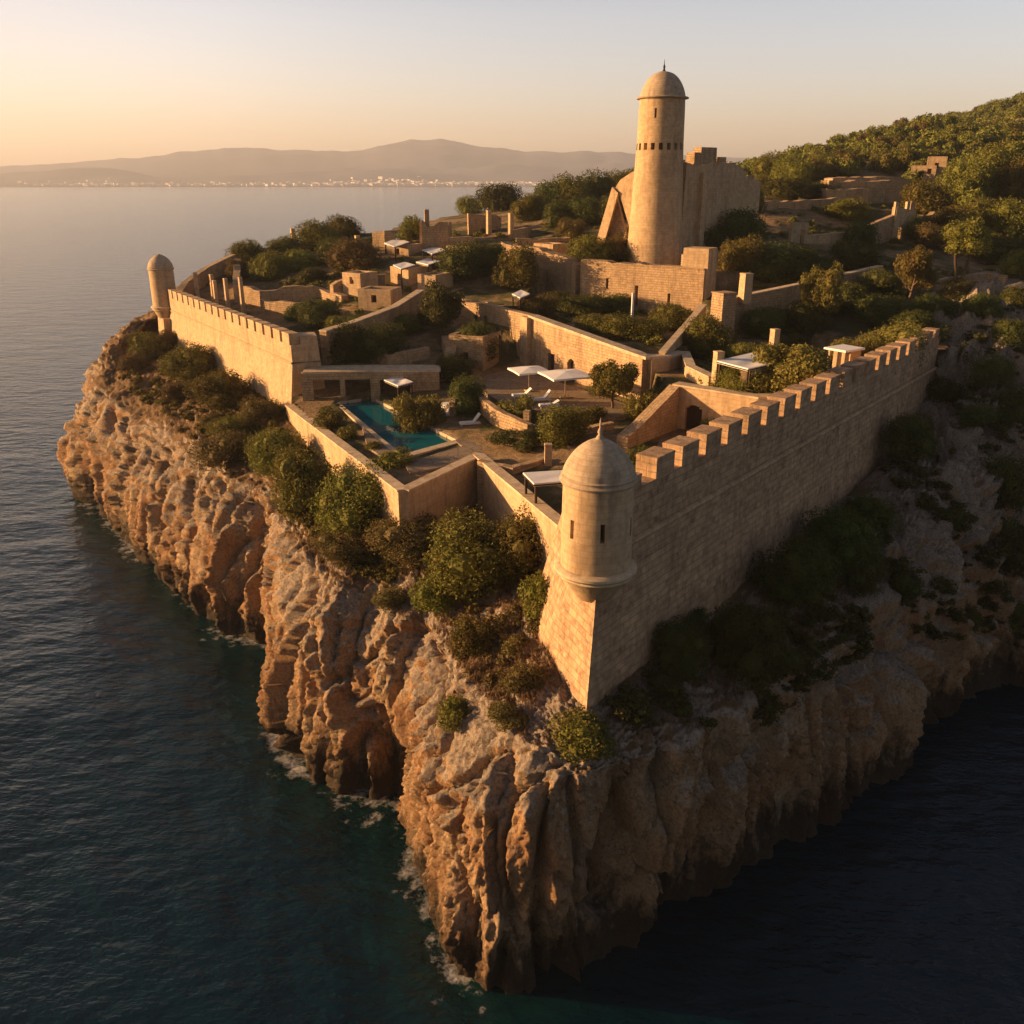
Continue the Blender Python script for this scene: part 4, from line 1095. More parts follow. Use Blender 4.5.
def pillar(label, x, y, zb, zt, w=0.55, mat='pole', name='stone_pillar', rz=None, group=None, cat='pillar'):
    m = MB(); rz = _jr.uniform(0, 1.5) if rz is None else rz
    m.box((x, y, zb), (w, w, zt - zb), rz, 0.94); m.box((x, y, zt + 0.003), (w * 1.06, w * 1.06, 0.10), rz, 0.9)
    return tag(m.build(name, M[mat], None, (x, y, zb)), label, cat, group)
def canopy(label, pts, posts, cat='pergola', sag=0.12, name='canopy_shelter', mat='canvas'):
    """four top corners (x, y, z) and posts (x, y, z0)"""
    pts = [Vector(p) for p in pts]; c = sum(pts, Vector()) / 4
    root = empty(name, (c.x, c.y, min(p[2] for p in posts)), 0, label, cat); o = root.location.copy()
    n = 8; me = MB()
    def P(u, v):
        p = (pts[0] * (1 - u) + pts[1] * u) * (1 - v) + (pts[3] * (1 - u) + pts[2] * u) * v
        p.z -= sag * 16 * u * (1 - u) * v * (1 - v) * (0.8 + 0.4 * math.sin(9 * u + 5 * v)); return p
    for dz, fl in ((0.04, False), (-0.02, True)):
        for i in range(n):
            for j in range(n):
                q = [P(i / n, j / n), P((i + 1) / n, j / n), P((i + 1) / n, (j + 1) / n), P(i / n, (j + 1) / n)]
                q = [v + Vector((0, 0, dz)) for v in q]
                me.face(q if not fl else list(reversed(q)), None, True)
    for i in range(4):
        a, b_ = pts[i], pts[(i + 1) % 4]; up, dn = Vector((0, 0, .04)), Vector((0, 0, -.20))
        me.face([a + dn, b_ + dn, b_ + up, a + up]); 
    me.build('canopy', M[mat], root, o, merge=False)
    for a, b_ in ((0, 1), (1, 2), (2, 3), (3, 0)):
        m = MB(); m.tube([pts[a] - Vector((0, 0, .12)), pts[b_] - Vector((0, 0, .12))], .06, 6); m.build('beam', M['wood'], root, o)
    for x, y, z0 in posts:
        zt = min(pts, key=lambda p: (p.x - x) ** 2 + (p.y - y) ** 2).z
        m = MB(); m.box((x, y, z0), (.16, .16, zt - z0 - .1), .3); m.build('post', M['wood'], root, o)
    return root
def canopy_px(label, quad, z, ground, **kw):
    pts = [W(px, py, z) for px, py in quad]; c = sum(pts, Vector()) / 4
    posts = [(c.x + (p.x - c.x) * .9, c.y + (p.y - c.y) * .9, ground) for p in pts]
    return canopy(label, pts, posts, **kw)
canopy_px('white fabric pergola roof on the terrace beside the big round tree', [(717, 361), (748, 369), (785, 361), (752, 353)], 28.0, 25.0)
for (px, py), zt, lab in (((716, 390), 28.6, 'thick round topped stone pillar at the edge of the white pergola'), ((743, 399), 27.5, 'short pale stone pillar in front of the big round tree'), ((772, 363), 28.6, 'slim stone pillar behind the white pergola roof')):
    p = W(px, py, 25.2); pillar(lab, p.x, p.y, 24.6, zt, .75, 'render')
def kiosk():
    p = W(841, 374, 25.2); root = empty('garden_kiosk', (p.x, p.y, 25.2), .6, 'small flat white roofed kiosk of stone behind the battlements', 'kiosk')
    m = MB(); m.box((0.55, 0, -.8), (1.6, 1.9, 3.2), 0); m.build('wall', M['render'], root)
    for s_ in (-1, 0, 1): m = MB(); m.box((-1.0, s_ * .85, -.8), (.22, .22, 3.2), 0); m.build('post', M['pole'], root)
    m = MB(); m.box((0, 0, 2.41), (3.0, 2.5, .18), 0, .98); m.build('roof', M['canvas'], root)
kiosk()
plain_wall('long shaded wall with sunlit coping climbing the slope beyond the pergola terrace', SIDE, .8, 22, [30.2, 31.2, 32.2], 'rubble', True, 1.0, 0, .04, 4)
m = W(722, 322, 28); pillar('rough square stone pier at the lower end of the long shaded wall', m.x, m.y, 24, 31.2, 2.0, 'rubble', 'stone_pier', .5)
m = W(745, 294, 30.8); pillar('lone slab pillar standing on the long shaded wall', m.x, m.y, 29.8, 33.0, 1.1, 'render', 'stone_pier', .4)
plain_wall('thin sloping stair wall with lit edge dropping from the house roof toward the gate', [W(662, 356, 26.6).xy, W(702, 326, 26.8).xy], .6, 20, [26.9, 29.2], 'render', True, 1.0)

# ---- pool
def pool():
    c = sum(POOL, Vector()) / 4
    root = empty('swimming_pool', (c.x, c.y, 20.5), 0, 'long turquoise swimming pool with stone edge below the sunlit wall', 'pool'); o = root.location.copy()
    mb = MB(); nx = 10
    mb.face([Vector((p.x, p.y, 20.62)) for p in POOL]); mb.build('water', M['pool'], root, o)
    mb = MB(); P2 = [p.xy for p in POOL]
    cpt = sum(P2, Vector((0, 0))) / 4
    for i in range(4):
        a, b_ = P2[i], P2[(i + 1) % 4]; e = (b_ - a).normalized(); on = Vector((-e.y, e.x)); on = on if on.dot(a - cpt) > 0 else -on
        wd = .9 if i in (1, 2) else .5
        q = [a - e * .0, b_, b_ + on * wd + e * .5, a + on * wd - e * .5]
        if (q[1] - q[0]).cross(q[2] - q[1]) < 0: q.reverse()
        mb.prism([V3(p, 18.2) for p in q], [V3(p, 20.92 + .003 * i) for p in q])
    mb.build('rim', M['coping'], root, o)
pool()
def sheet(name, pts, z, mat='paving', n=1):
    mb = MB(); mb.prism([(p[0], p[1], z - 1.6) for p in pts], [(p[0], p[1], z) for p in pts]); o = mb.build(name, M[mat]); return tag(o, kind='structure')
sheet('pool_paving', [W(455, 441, 20.9), W(500, 425, 20.9), W(545, 440, 20.9), W(505, 462, 20.9), W(470, 462, 20.9), W(410, 474, 20.9), W(404, 464, 20.9), W(462, 447, 20.9)], 20.98)
sheet('pool_path', [W(368, 448, 20.9), W(395, 466, 20.9), W(402, 460, 20.9), W(362, 428, 20.9)], 20.97)
sheet('courtyard_paving', [W(470, 385, 22), W(515, 365, 22), BW0 - Vector((1, 1)), BW1 - Vector((1.2, 1.0)), W(640, 418, 22), W(600, 422, 22), W(560, 418, 22), W(505, 408, 22)], 22.3)
sheet('gate_court', [W(648, 470, 21.8), W(672, 412, 21.8), EW[1], EW[2], EW[3] + Vector((-.5, -2)), (23.5, 69.5), (11, 55)], 22.0)

# niches behind the pool
def niches():
    a, b_ = W(303, 402, 20.8).xy, W(440, 399, 20.8).xy
    d = (b_ - a).normalized(); L = (b_ - a).length
    root = empty('niche_wall', V3(a, 20.8), 0, 'low stone wall with wide dark openings at the far end of the swimming pool', 'wall'); o = root.location.copy()
    mb = MB(); cell_wall(mb, a, b_, .8, 18, 23.9, 23.7, [(1.2, 4.0, 18, 23.1), (4.5, 7.2, 18, 23.1), (8.2, 11.4, 18, 23.0)]); mb.build('masonry', M['rubble'], root, o)
    mb = MB(); wall_strip(mb, [a + Vector((0, 1.6)), a.lerp(b_, .5) + Vector((.4, 1.9)), b_ + Vector((0, 1.7))], 3.4, [23.75] * 3, [24.0, 23.95, 23.85], step=1, rough=.05); mb.build('roof_slab', M['coping'], root, o)
niches()
canopy_px('small white awning above the far corner of the swimming pool', [(384, 380), (398, 386), (413, 382), (398, 376)], 23.2, 20.7)
plain_wall('curved retaining wall with a sunlit coping climbing away from the crenellated wall', [LC + Vector((2.6, 4.2)), Vector((-18.5, 102.7)), Vector((-14.5, 111.5)), Vector((-12.0, 119.0))], .9, 20, [27.3, 27.5, 28.2, 29.3], 'rubble', True, .9, 0, .03, 4)
plain_wall('shaded retaining wall holding the parasol courtyard above the pool', [W(452, 403, 22.6).xy, W(470, 392, 22.6).xy, W(496, 412, 22.6).xy, W(530, 424, 22.6).xy], .6, 18.5, [23.0, 23.2, 23.0, 22.6], 'rubble', False, .8, .04, .03, 2)
plain_wall('low rubble wall beside the pool terrace steps', [W(480, 470, 20.9).xy, W(512, 476, 21).xy, W(545, 466, 21).xy], .6, 18, [21.9, 21.8, 21.9], 'rubble', False, .7, .06, .04, 2)
plain_wall('low planter wall under the courtyard loungers', [W(500, 440, 21.4).xy, W(530, 447, 21.4).xy, W(575, 440, 21.4).xy, W(612, 430, 21.8).xy], .6, 18.5, [22.2, 22.2, 22.4, 22.6], 'rubble', False, .7, .06, .04, 2)
p = W(548, 470, 21); pillar('square stone post behind the white canopy beside the near turret', p.x, p.y, 20, 23.1, .6, 'render')
p = W(527, 432, 21.5); pillar('short broken post beneath the courtyard terrace', p.x, p.y, 20, 23.4, .6, 'rubble')
canopy_px('white slatted canopy over a terrace beside the near domed turret', [(523, 473), (534, 484), (585, 480), (572, 470)], 23.6, 20.6, sag=.05)

def parasol(label, px, py, zg, h, w, rz):
    p = W(px, py, zg); root = empty('garden_parasol', (p.x, p.y, zg), rz, label, 'parasol', 'white parasols in the courtyard')
    m = MB(); m.box((0, 0, 0), (.8, .8, .12)); m.build('base', M['render'], root)
    m = MB(); m.tube([(0, 0, .1), (0, 0, h)], .05, 8); m.build('pole', M['pole'], root)
    m = MB(); k = w / 2; n = 4
    cs = [Vector((-k, -k, h - .27)), Vector((k, -k, h - .27)), Vector((k, k, h - .27)), Vector((-k, k, h - .27))]; t = Vector((0, 0, h))
    for i in range(4):
        a, b_ = cs[i], cs[(i + 1) % 4]; mid = (a + b_) / 2 + Vector((0, 0, .05))
        m.face([a, mid, t]); m.face([mid, b_, t]); m.face([a - Vector((0, 0, .18)), mid - Vector((0, 0, .18)), mid, a]); m.face([mid - Vector((0, 0, .18)), b_ - Vector((0, 0, .18)), b_, mid])
    m.build('canopy', M['canvas'], root)
    for i in range(4):
        r_ = MB(); r_.tube([Vector((0, 0, h - .75)), cs[i] * .55 + t * .45 - Vector((0, 0, .12))], .02, 5); r_.build('rib', M['pole'], root)
parasol('smaller white square parasol nearer the arched doorway', 529, 391, 22.3, 2.5, 3.5, .35)
parasol('larger white square parasol nearer the round courtyard tree', 565, 398, 22.3, 2.7, 4.3, .35)
def lounger(label, px, py, zg, rz, back=.55):
    p = W(px, py, zg); root = empty('sun_lounger', (p.x, p.y, zg), rz, label, 'sun lounger', 'white sun loungers on the terraces')
    m = MB(); m.box((0, 0, .24), (2.0, .72, .08)); m.build('frame', M['canvas'], root)
    m = MB(); m.box((-.3, 0, .33), (1.35, .66, .12), 0, .97); m.build('cushion', M['cushion'], root)
    m = MB(); a = Vector((.38, 0, .36)); b_ = Vector((1.0, 0, .36 + back)); up = Vector((-back, 0, .62)).normalized() * .1
    for q in ([a + Vector((0, -.33, 0)), b_ + Vector((0, -.33, 0)), b_ + Vector((0, .33, 0)), a + Vector((0, .33, 0))],):
        m.prism(q, [v + up for v in q])
    m.build('backrest', M['cushion'], root)
    for sx in (-.85, .85):
        for sy_ in (-.28, .28): m = MB(); m.box((sx, sy_, 0), (.07, .07, .24)); m.build('leg', M['canvas'], root)
lounger('white lounger under the smaller parasol farthest from the planter wall', 522, 398, 22.3, .25)
lounger('white lounger with raised back between the two courtyard parasols', 541, 402, 22.3, .25, .75)
lounger('white lounger nearest the planter wall in front of the larger parasol', 549, 408, 22.3, .2, .3)
lounger('white lounger on the pool deck with a steep upright back', 470, 426, 21.0, .25, .8)
lounger('white lounger tucked beside the pool behind the round tree', 443, 418, 21.0, .5, .5)
def garden_table():
    p = W(448, 411, 21.0); root = empty('garden_table', (p.x, p.y, 21.0), 0, 'round white table with a cloth beside the pool tree', 'table')
    m = MB(); m.lathe((0, 0, 0), [(.62, .1), (.66, .4), (.72, .74), (.7, .78), (0, .79)], 20, True); m.build('cloth', M['canvas'], root)
    m = MB(); m.lathe((0, 0, 0), [(.3, 0), (.3, .1), (.05, .12)], 12, True); m.build('base', M['iron'], root)
garden_table()

# ---- ruins and small houses on the higher ground
for k, (px, py2, Y) in enumerate([(195, 273, 137), (211, 275, 134), (214, 281, 131), (225, 279, 130), (240, 278, 128)]):
    b_ = WY(px, py2, Y); a = V3(b_, gz(b_.x, b_.y))
    pillar(['tallest standing stone post on the bastion beside the far turret', 'thin stone post standing second along the bastion', 'wide stone slab post on the bastion behind the battlements', 'stone slab post nearest the middle of the sunlit battlements', 'small broken post near the curved bastion wall'][k], a.x, a.y, a.z - .6, b_.z, .5, 'render', 'stone_post', .7, 'ruined posts on the bastion', 'post')
plain_wall('low curved wall sweeping up from the far turret to the wooded plateau', [LTUR + Vector((1.8, .8)), WY(185, 276, 143).xy, WY(205, 268, 149).xy, WY(234, 259, 154).xy], 1.0, 20, [27.0, 28.0, 29.6, 31.2], 'rubble', False, 1.0, .15, .05, 3, name='bastion_wall')
plain_wall('high shaded wall of the wooded plateau behind the bastion posts', [WY(237, 250, 156).xy, WY(236, 284, 135).xy, WY(262, 288, 131).xy, WY(320, 282, 131).xy, WY(345, 300, 126).xy], 1.0, 20, [31.0, 28.6, 28.2, 28.8, 28.0], 'rubble', False, 1.0, .25, .06, 4, name='ruined_wall', cat='ruin')
ruin('square broken tower stump with a thin stone chimney post among the upper ruins', [WY(423, 257, 150).xy, WY(446, 257, 150).xy, WY(449, 250, 154).xy, WY(426, 250, 154).xy, WY(423, 257, 150).xy], .9, 29, [36.8, 36.6, 36.9, 36.2, 36.8], jit=.5, name='ruined_tower')
p = WY(427, 225, 151); pillar('thin square chimney post on top of the broken tower stump', p.x, p.y, 35.5, 38.3, .75, 'rubble', 'stone_post', .2)
ruin('low square ruin with one sunlit face next to the broken tower stump', [WY(450, 250, 147).xy, WY(470, 249, 147).xy, WY(472, 244, 151).xy], .9, 30, [34.3, 34.5, 34.2], jit=.3)
ruin('fragment of ruined house wall with a gap standing before the dark trees', [WY(468, 232, 160).xy, WY(486, 232, 161).xy, WY(500, 231, 163).xy], .7, 32, [37.5, 37.2, 37.0], jit=.3)
for px, py, py2, Y, lab in ((489, 233, 211, 158, 'tallest lone pillar among the ruins before the dark trees'), (511, 236, 214, 157, 'second lone pillar with a stump of wall before the dark trees'), (294, 247, 229, 163, 'single pillar standing on the wooded plateau edge'), (358, 250, 236, 157, 'short pillar near the big round tree on the plateau')):
    a = hit(px, py) or WY(px, py, Y); b_ = WY(px, py2, a.y); pillar(lab, a.x, a.y, a.z - .6, b_.z, .75, 'render', 'stone_post', .5)
ruin('small ruined hut with a pale front among the upper ruins', [WY(513, 238, 152).xy, WY(526, 238, 152).xy, WY(530, 232, 157).xy], .8, 31, [35.2, 35.6, 35.0], jit=.3)
ruin('long broken wall climbing toward the tower behind the courtyard house', [WY(516, 243, 141).xy, WY(545, 241, 141).xy, WY(570, 240, 142).xy], 1.0, 29, [34.6, 34.9, 35.1], jit=.45)
ruin('row of jagged broken piers below the big round tree', [WY(374, 248, 157).xy, WY(386, 248, 156).xy, WY(400, 246, 156).xy, WY(412, 246, 157).xy], .8, 30, [34.6, 34.9, 34.2, 34.6], jit=1.1, step=.8)
ruin('sandy retaining wall below the jagged piers', [WY(350, 262, 152).xy, WY(385, 262, 150).xy, WY(412, 262, 150).xy, WY(424, 258, 151).xy], 1.0, 27, [31.7, 31.9, 31.7, 32.4], jit=.2)
ruin('long shaded wall across the slope above the bastion garden', [WY(332, 296, 128).xy, WY(362, 290, 131).xy, WY(386, 288, 131).xy], 1.0, 23, [29.4, 30.2, 30.4], jit=.2)
def block_house(label, quad, zb, zt, door=None, mat='render'):
    q = [Vector((p[0], p[1])) for p in quad]; c = sum(q, Vector((0, 0))) / 4
    root = empty('stone_block_house', V3(c, zb), 0, label, 'house'); o = root.location.copy()
    mb = MB()
    for i in range(4):
        a, b_ = q[i], q[(i + 1) % 4]; L = (b_ - a).length; dd = (b_ - a).normalized()
        op = []
        if door is not None and door[0] == i: op = [(L * door[1], L * door[1] + 1.1, zb - 2, zt - 1.1)]
        if L > 3.2 and i in (0, 3): w_ = (.66 if door is not None and door[0] == i else .4); op.append((L * w_, L * w_ + .75, zb + (zt - zb) * .42, zb + (zt - zb) * .42 + .95))
        cell_wall(mb, a + dd * (.5 if i % 2 else 0), b_ - dd * (.5 if i % 2 else 0), .5, zb - 2, zt, zt, op)
    mb.build('walls', M[mat], root, o)
    cc = [p.lerp(c, .12) for p in q]; mb = MB(); mb.prism([V3(p, zt - .6) for p in cc], [V3(p, zt - .3) for p in cc]); mb.build('flat_roof', M['paving'], root, o)
    if door is not None:
        i = door[0]; a, b_ = q[i], q[(i + 1) % 4]; L = (b_ - a).length; dd = (b_ - a).normalized()
        add_door(root, o, a, dd, L * door[1], L * door[1] + 1.1, zb - 1, zt - 1.12, .3)
def quad_at(px, py, Y, w, dep, rz):
    p = WY(px, py, Y); ca, sa = math.cos(rz), math.sin(rz)
    return [Vector((p.x + x * ca - y * sa, p.y + x * sa + y * ca)) for x, y in ((-w / 2, 0), (w / 2, 0), (w / 2, dep), (-w / 2, dep))], p.z
for px, py, Y, w, dep, rz, h, lab, dr in ((375, 312, 119, 4.6, 4.0, -.25, 2.9, 'low flat roofed stone hut above the curved sunlit coping', None), (427, 296, 126, 3.0, 4.5, -.5, 2.9, 'small cube shaped stone house beside the dense tree', None), (400, 290, 131, 4.0, 4.5, -.75, 3.2, 'flat roofed stone house with a sunlit side among the terraces', None),
                                          (398, 262, 147, 4.2, 4.0, -.5, 2.7, 'small flat roofed hut under the jagged broken piers', None), (352, 292, 127, 3.4, 3.6, -.6, 2.6, 'low square hut set into the shaded slope wall', None), (458, 266, 145, 4.4, 4.2, -.55, 3.0, 'sunlit flat roofed house below the low square ruin', (0, .2)), (543, 262, 136, 3.6, 3.4, -.7, 2.6, 'small ruined room against the broken climbing wall', None),
                                          (922, 180, 190, 4.6, 5, -.4, 2.7, 'pale hillside hut among the upper trees', (0, .3)), (935, 176, 193, 3.6, 4, -.4, 3.7, 'taller square block joined behind the pale hillside hut', None)):
    q, z = quad_at(px, py, Y, w, dep, rz); block_house(lab, q, z, z + h, dr)
for quad, z, g, lab in ([[(384, 243), (395, 247), (409, 242), (398, 238)], 33.4, 31.2, 'white awning below the jagged broken piers'], [[(416, 262), (428, 265), (440, 261), (428, 258)], 31.6, 29.3, 'white awning lowest of the three near the cube house'], [[(393, 265), (401, 269), (415, 265), (405, 262)], 31.4, 28.6, 'white awning on the flat roofed terrace house'], [[(422, 250), (432, 254), (446, 250), (436, 247)], 32.6, 30.6, 'white awning in front of the broken tower stump'], [[(512, 294), (520, 298), (530, 294), (521, 290)], 29.6, 27.4, 'small white awning on the upper garden terrace']):
    canopy_px(lab, quad, z, g, sag=.05)
q, z = quad_at(466, 366, 101, 4.4, 4.0, -.45); block_house('square stone outbuilding half hidden by the dense round dark shrub', q, 21.5, 26.4, None, 'rubble')
plain_wall('low curved terrace wall with pale top below the dense tree', [W(396, 330, 25).xy, W(412, 322, 25.4).xy, W(428, 324, 25.4).xy, W(438, 340, 24.4).xy], .8, 20, [25.2, 25.9, 25.9, 24.8], 'rubble', True, .8, 0, .03, 3, cop_h=.1)
plain_wall('short terrace wall across the garden behind the pool niches', [W(352, 352, 24.2).xy, W(392, 362, 24).xy, W(428, 356, 24).xy], .7, 20, [25.0, 24.9, 25.1], 'rubble', False, .8, .08, .04, 3)
plain_wall('shaded court wall joining the rounded house end to the stair wall', [BW1 + Vector((4.9, 4.2)), W(690, 378, 25.2).xy, W(712, 388, 25.2).xy], .8, 20, [26.5, 26.3, 26.2], 'render', True, 1.0, 0, .02, 2, cop_h=.1)
plain_wall('retaining wall with crumbling top between the awnings and the courtyard house', [W(440, 300, 27.4).xy, W(470, 306, 27.4).xy, W(505, 312, 27.4).xy], .8, 22, [28.6, 28.3, 28.5], 'rubble', False, .8, .2, .05, 3)
plain_wall('sunlit terrace wall stepping up behind the lowest white awning', [WY(412, 284, 136).xy, WY(440, 276, 140).xy, WY(462, 268, 143).xy], .8, 24, [30.6, 31.0, 31.4], 'rubble', False, .8, .15, .05, 3)
plain_wall('shaded garden wall across the slope under the plateau shrubs', [WY(262, 292, 128).xy, WY(300, 300, 124).xy, WY(330, 306, 121).xy], .8, 22, [27.2, 27.0, 26.8], 'rubble', False, .8, .15, .05, 3)
# ruined gateway and hillside walls beyond the tower
def ruin_gate():
    a, b_ = WY(790, 247, 140).xy, WY(848, 238, 143).xy; d = (b_ - a).normalized(); L = (b_ - a).length
    root = empty('ruined_farmhouse', V3(a, 33), 0, 'roofless pale farmhouse walls with a narrow doorway beyond the dark hedge', 'ruin'); o = root.location.copy()
    mb = MB(); cell_wall(mb, a, a + d * 2.9, .7, 29, 36.9, 36.8, [(1.6, 2.3, 29, 35.8)]); cell_wall(mb, a + d * 2.9, b_, .7, 29, 35.0, 35.4, []); mb.build('front_wall', M['render'], root, o)
    mb = MB(); wall_strip(mb, [b_, WY(870, 236, 147).xy, WY(893, 224, 150).xy], .8, 29, [35.4, 36.4, 37.8], step=.9, jit=.15, rough=.04, rows=4); mb.build('rear_wall', M['rubble'], root, o)
    c0, c1 = WY(893, 236, 149).xy, WY(913, 232, 151).xy; dd = (c1 - c0).normalized()
    mb = MB(); cell_wall(mb, c0, c1, .9, 30, 38.8, 38.2, arch_cells(1.0, 2.0, 30, 35.4, 36.0, 6)); mb.build('gate_front', M['render'], root, o)
    for s_ in (.0, 2.6, 3.6): m = MB(); m.box(V3(c0 + dd * s_ + Vector((0, .45)), 37), (.5, .8, 2.6), 0); m.build('broken_pier', M['render'], root, o)
ruin_gate()
ruin('low broken wall trailing from the ruined farmhouse to a small stone ring', [WY(915, 228, 152).xy, WY(935, 222, 158).xy, WY(950, 212, 164).xy], .8, 32, [37.6, 38.0, 38.6], jit=.35)
def rock_steps():
    root = empty('terraced_wall', WY(860, 195, 178), 0, 'broad stepped bank of pale stone terraces below the wooded hill', 'ruin'); o = root.location.copy()
    for k, (x0, x1, py, Y, hh) in enumerate(((822, 896, 196, 176, 1.5), (824, 902, 189, 180, 1.7), (828, 906, 184, 184, 1.4))):
        a, b_ = WY(x0, py, Y), WY(x1, py - 2, Y + 3); z = a.z
        mb = MB(); wall_strip(mb, [a.xy, a.xy.lerp(b_.xy, .5) + Vector((0, -1.2)), b_.xy], 4.5, z - 4, [z + hh * .9, z + hh, z + hh * .9], step=.9, jit=.22, rough=.10, rows=3); mb.build('stone_step', M['rubble'], root, o)
rock_steps()
ruin('long sandy bank wall stretching from the keep to the stepped terraces', [WY(757, 214, 160).xy, WY(790, 210, 163).xy, WY(822, 207, 166).xy, WY(852, 204, 168).xy], 1.4, 33, [39.3, 39.6, 39.9, 40.0], jit=.25)
plain_wall('low shaded wall at the foot of the keep beside the tall round tower', [WY(683, 252, 122).xy, WY(700, 250, 123).xy, WY(720, 246, 126).xy], .7, 30, [33.6, 33.7, 33.9], 'rubble', False, .8, .12, .04, 2)
plain_wall('pale kerb wall along the track at the cliff edge below the twin trunk tree', [WY(915, 297, 118).xy, WY(945, 288, 121).xy, WY(985, 282, 122).xy, WY(1005, 283, 120).xy], .7, 27, [30.0, 30.8, 31.4, 31.2], 'rubble', False, .9, .1, .04, 2)
p = W(604, 334, 27); pillar('thin white post standing in the roof garden of the house', WY(632, 318, 108).x, 108, 26.5, 30.2, .25, 'canvas', 'white_post', .2)
# ================================================================== PLANTS
def leaf_cloud(name, seed, n_leaf, leaf, lobes=12, flat_=1.0, core=True, spread=0.62, lobe_r=(0.20, 0.34), cone=0.0, drop_low=0.0):
    """a crown one metre wide and one metre tall (z 0..1) made of leaf sprays round a number of lobes"""
    rg = np.random.RandomState(seed)
    c, r = [], []
    for k in range(lobes):
        a, h = rg.uniform(0, 2 * np.pi), rg.uniform(0.0, 1.0)
        rad = 0.5 * spread * np.sqrt(rg.uniform(0.05, 1)) * (1 - cone * h)
        rr = rg.uniform(*lobe_r) * (1 - 0.35 * cone * h)
        zz = 0.16 + 0.62 * h * (1 - 0.9 * (rad / 0.5) ** 2 * 0.8) + drop_low * 0.1
        c.append((rad * np.cos(a) * 1.25, rad * np.sin(a) * 1.25, zz)); r.append(rr)
    c, r = np.array(c), np.array(r)
    w = r ** 2 / (r ** 2).sum()
    li = rg.choice(lobes, n_leaf, p=w)
    d = rg.normal(size=(n_leaf, 3)); d /= np.linalg.norm(d, axis=1)[:, None]
    wob = 1 + 0.30 * noise3(d * 2.3 + li[:, None] * 7.7) + 0.16 * noise3(d * 5.5 + li[:, None] * 3.1)
    p = c[li] + d * (r[li] * wob * (0.74 + 0.34 * rg.rand(n_leaf) ** 0.7))[:, None] * (1, 1, 0.92)
    p[:, 2] = np.abs(p[:, 2])
    # drop what lies deep inside other lobes
    deep = np.zeros(n_leaf, bool)
    for k in range(lobes): deep |= (np.linalg.norm(p - c[k], axis=1) < r[k] * 0.50)
    p, d = p[~deep], d[~deep]; m = len(p)
    nr = d + rg.normal(size=(m, 3)) * 0.75; nr /= np.linalg.norm(nr, axis=1)[:, None]
    t = np.cross(nr, rg.normal(size=(m, 3))); t /= np.linalg.norm(t, axis=1)[:, None]; b = np.cross(nr, t)
    L = leaf * rg.uniform(0.6, 1.35, m)[:, None]; Wd = L * rg.uniform(0.45, 0.75, m)[:, None]
    v = np.stack([p - t * L, p - b * Wd + nr * L * 0.25, p + t * L, p + b * Wd + nr * L * 0.25], 1).reshape(-1, 3)
    q = np.arange(m * 4).reshape(-1, 4)
    if core:
        vs, qs, base = [v], [q], len(v)
        for k in range(lobes):
            nu, nv = 7, 5
            th = np.linspace(0, 2 * np.pi, nu, endpoint=False); ph = np.linspace(0.05, np.pi - 0.05, nv)
            PH, TH = np.meshgrid(ph, th, indexing='ij')
            dd = np.stack([np.sin(PH) * np.cos(TH), np.sin(PH) * np.sin(TH), np.cos(PH)], -1).reshape(-1, 3)
            vv = c[k] + dd * (r[k] * 0.50); vv[:, 2] = np.maximum(vv[:, 2], 0.0)
            ii = np.arange(nu * nv).reshape(nv, nu); jj = np.roll(ii, -1, 1)
            qs.append(np.stack([ii[:-1], ii[1:], jj[1:], jj[:-1]], -1).reshape(-1, 4) + base); vs.append(vv); base += len(vv)
        v, q = np.vstack(vs), np.vstack(qs)
    mn, mx = v.min(0), v.max(0)
    v[:, :2] -= (mn[:2] + mx[:2]) / 2; v[:, :2] /= max(mx[0] - mn[0], mx[1] - mn[1]); v[:, 2] = (v[:, 2] - mn[2]) / (mx[2] - mn[2])
    return np_mesh(name, v, q, smooth=False)

VAR = {}
for mk in ('leaf', 'leaf_brown', 'leaf_dark', 'leaf_olive'):
    for sz, (nl, lf, lb, cnt) in {'s': (1400, .052, 8, 3), 'm': (5200, .030, 14, 3), 'l': (13500, .0195, 22, 3)}.items():
        if mk == 'leaf_olive' and sz == 's': cnt = 2
        VAR[mk, sz] = []
        for k in range(cnt):
            me = leaf_cloud('bush', 100 * k + len(VAR) * 7 + 1, nl, lf, lb); me.materials.append(M[mk]); VAR[mk, sz].append(me)
CROWN = {}
for mk in ('leaf', 'leaf_dark', 'leaf_olive'):
    CROWN[mk] = []
    for k in range(3):
        me = leaf_cloud('crown', 900 + 31 * k, 9000, .024, 20, spread=.72, lobe_r=(.15, .27)); me.materials.append(M[mk]); CROWN[mk].append(me)
_vr = random.Random(3)
def bush_mesh(mk, w):
    return _vr.choice(VAR[mk, 's' if w < 1.9 else ('m' if w < 4.0 else 'l')])
def plant(px, py, wpx, hpx, mk, label, group=None, cat='bush', name='shrub', objs=None, hug=False):
    p = hit(px, py, objs)
    if p is None: return None
    k = mpp(p); w = wpx * k; dep = math.atan2(CAM_Z - p.z, p.y)
    h = max(0.38 * w, (hpx * k - 0.42 * w * math.sin(dep)) / math.cos(dep))
    dirv = Vector((p.x, p.y)).normalized()
    c = p.xy + dirv * (0.38 * w); g = drop(c.x, c.y, objs)
    z = min(g.z if g else p.z, p.z + 0.35 * w) if hug or g is None else g.z
    o = bpy.data.objects.new(name, bush_mesh(mk, w)); C.objects.link(o)
    o.location = (c.x, c.y, z - 0.10 * h); o.scale = (w * 1.13, w * 1.13, h * 1.1); o.rotation_euler = (0, 0, _vr.uniform(0, 6.28))
    return tag(o, label, cat, group)
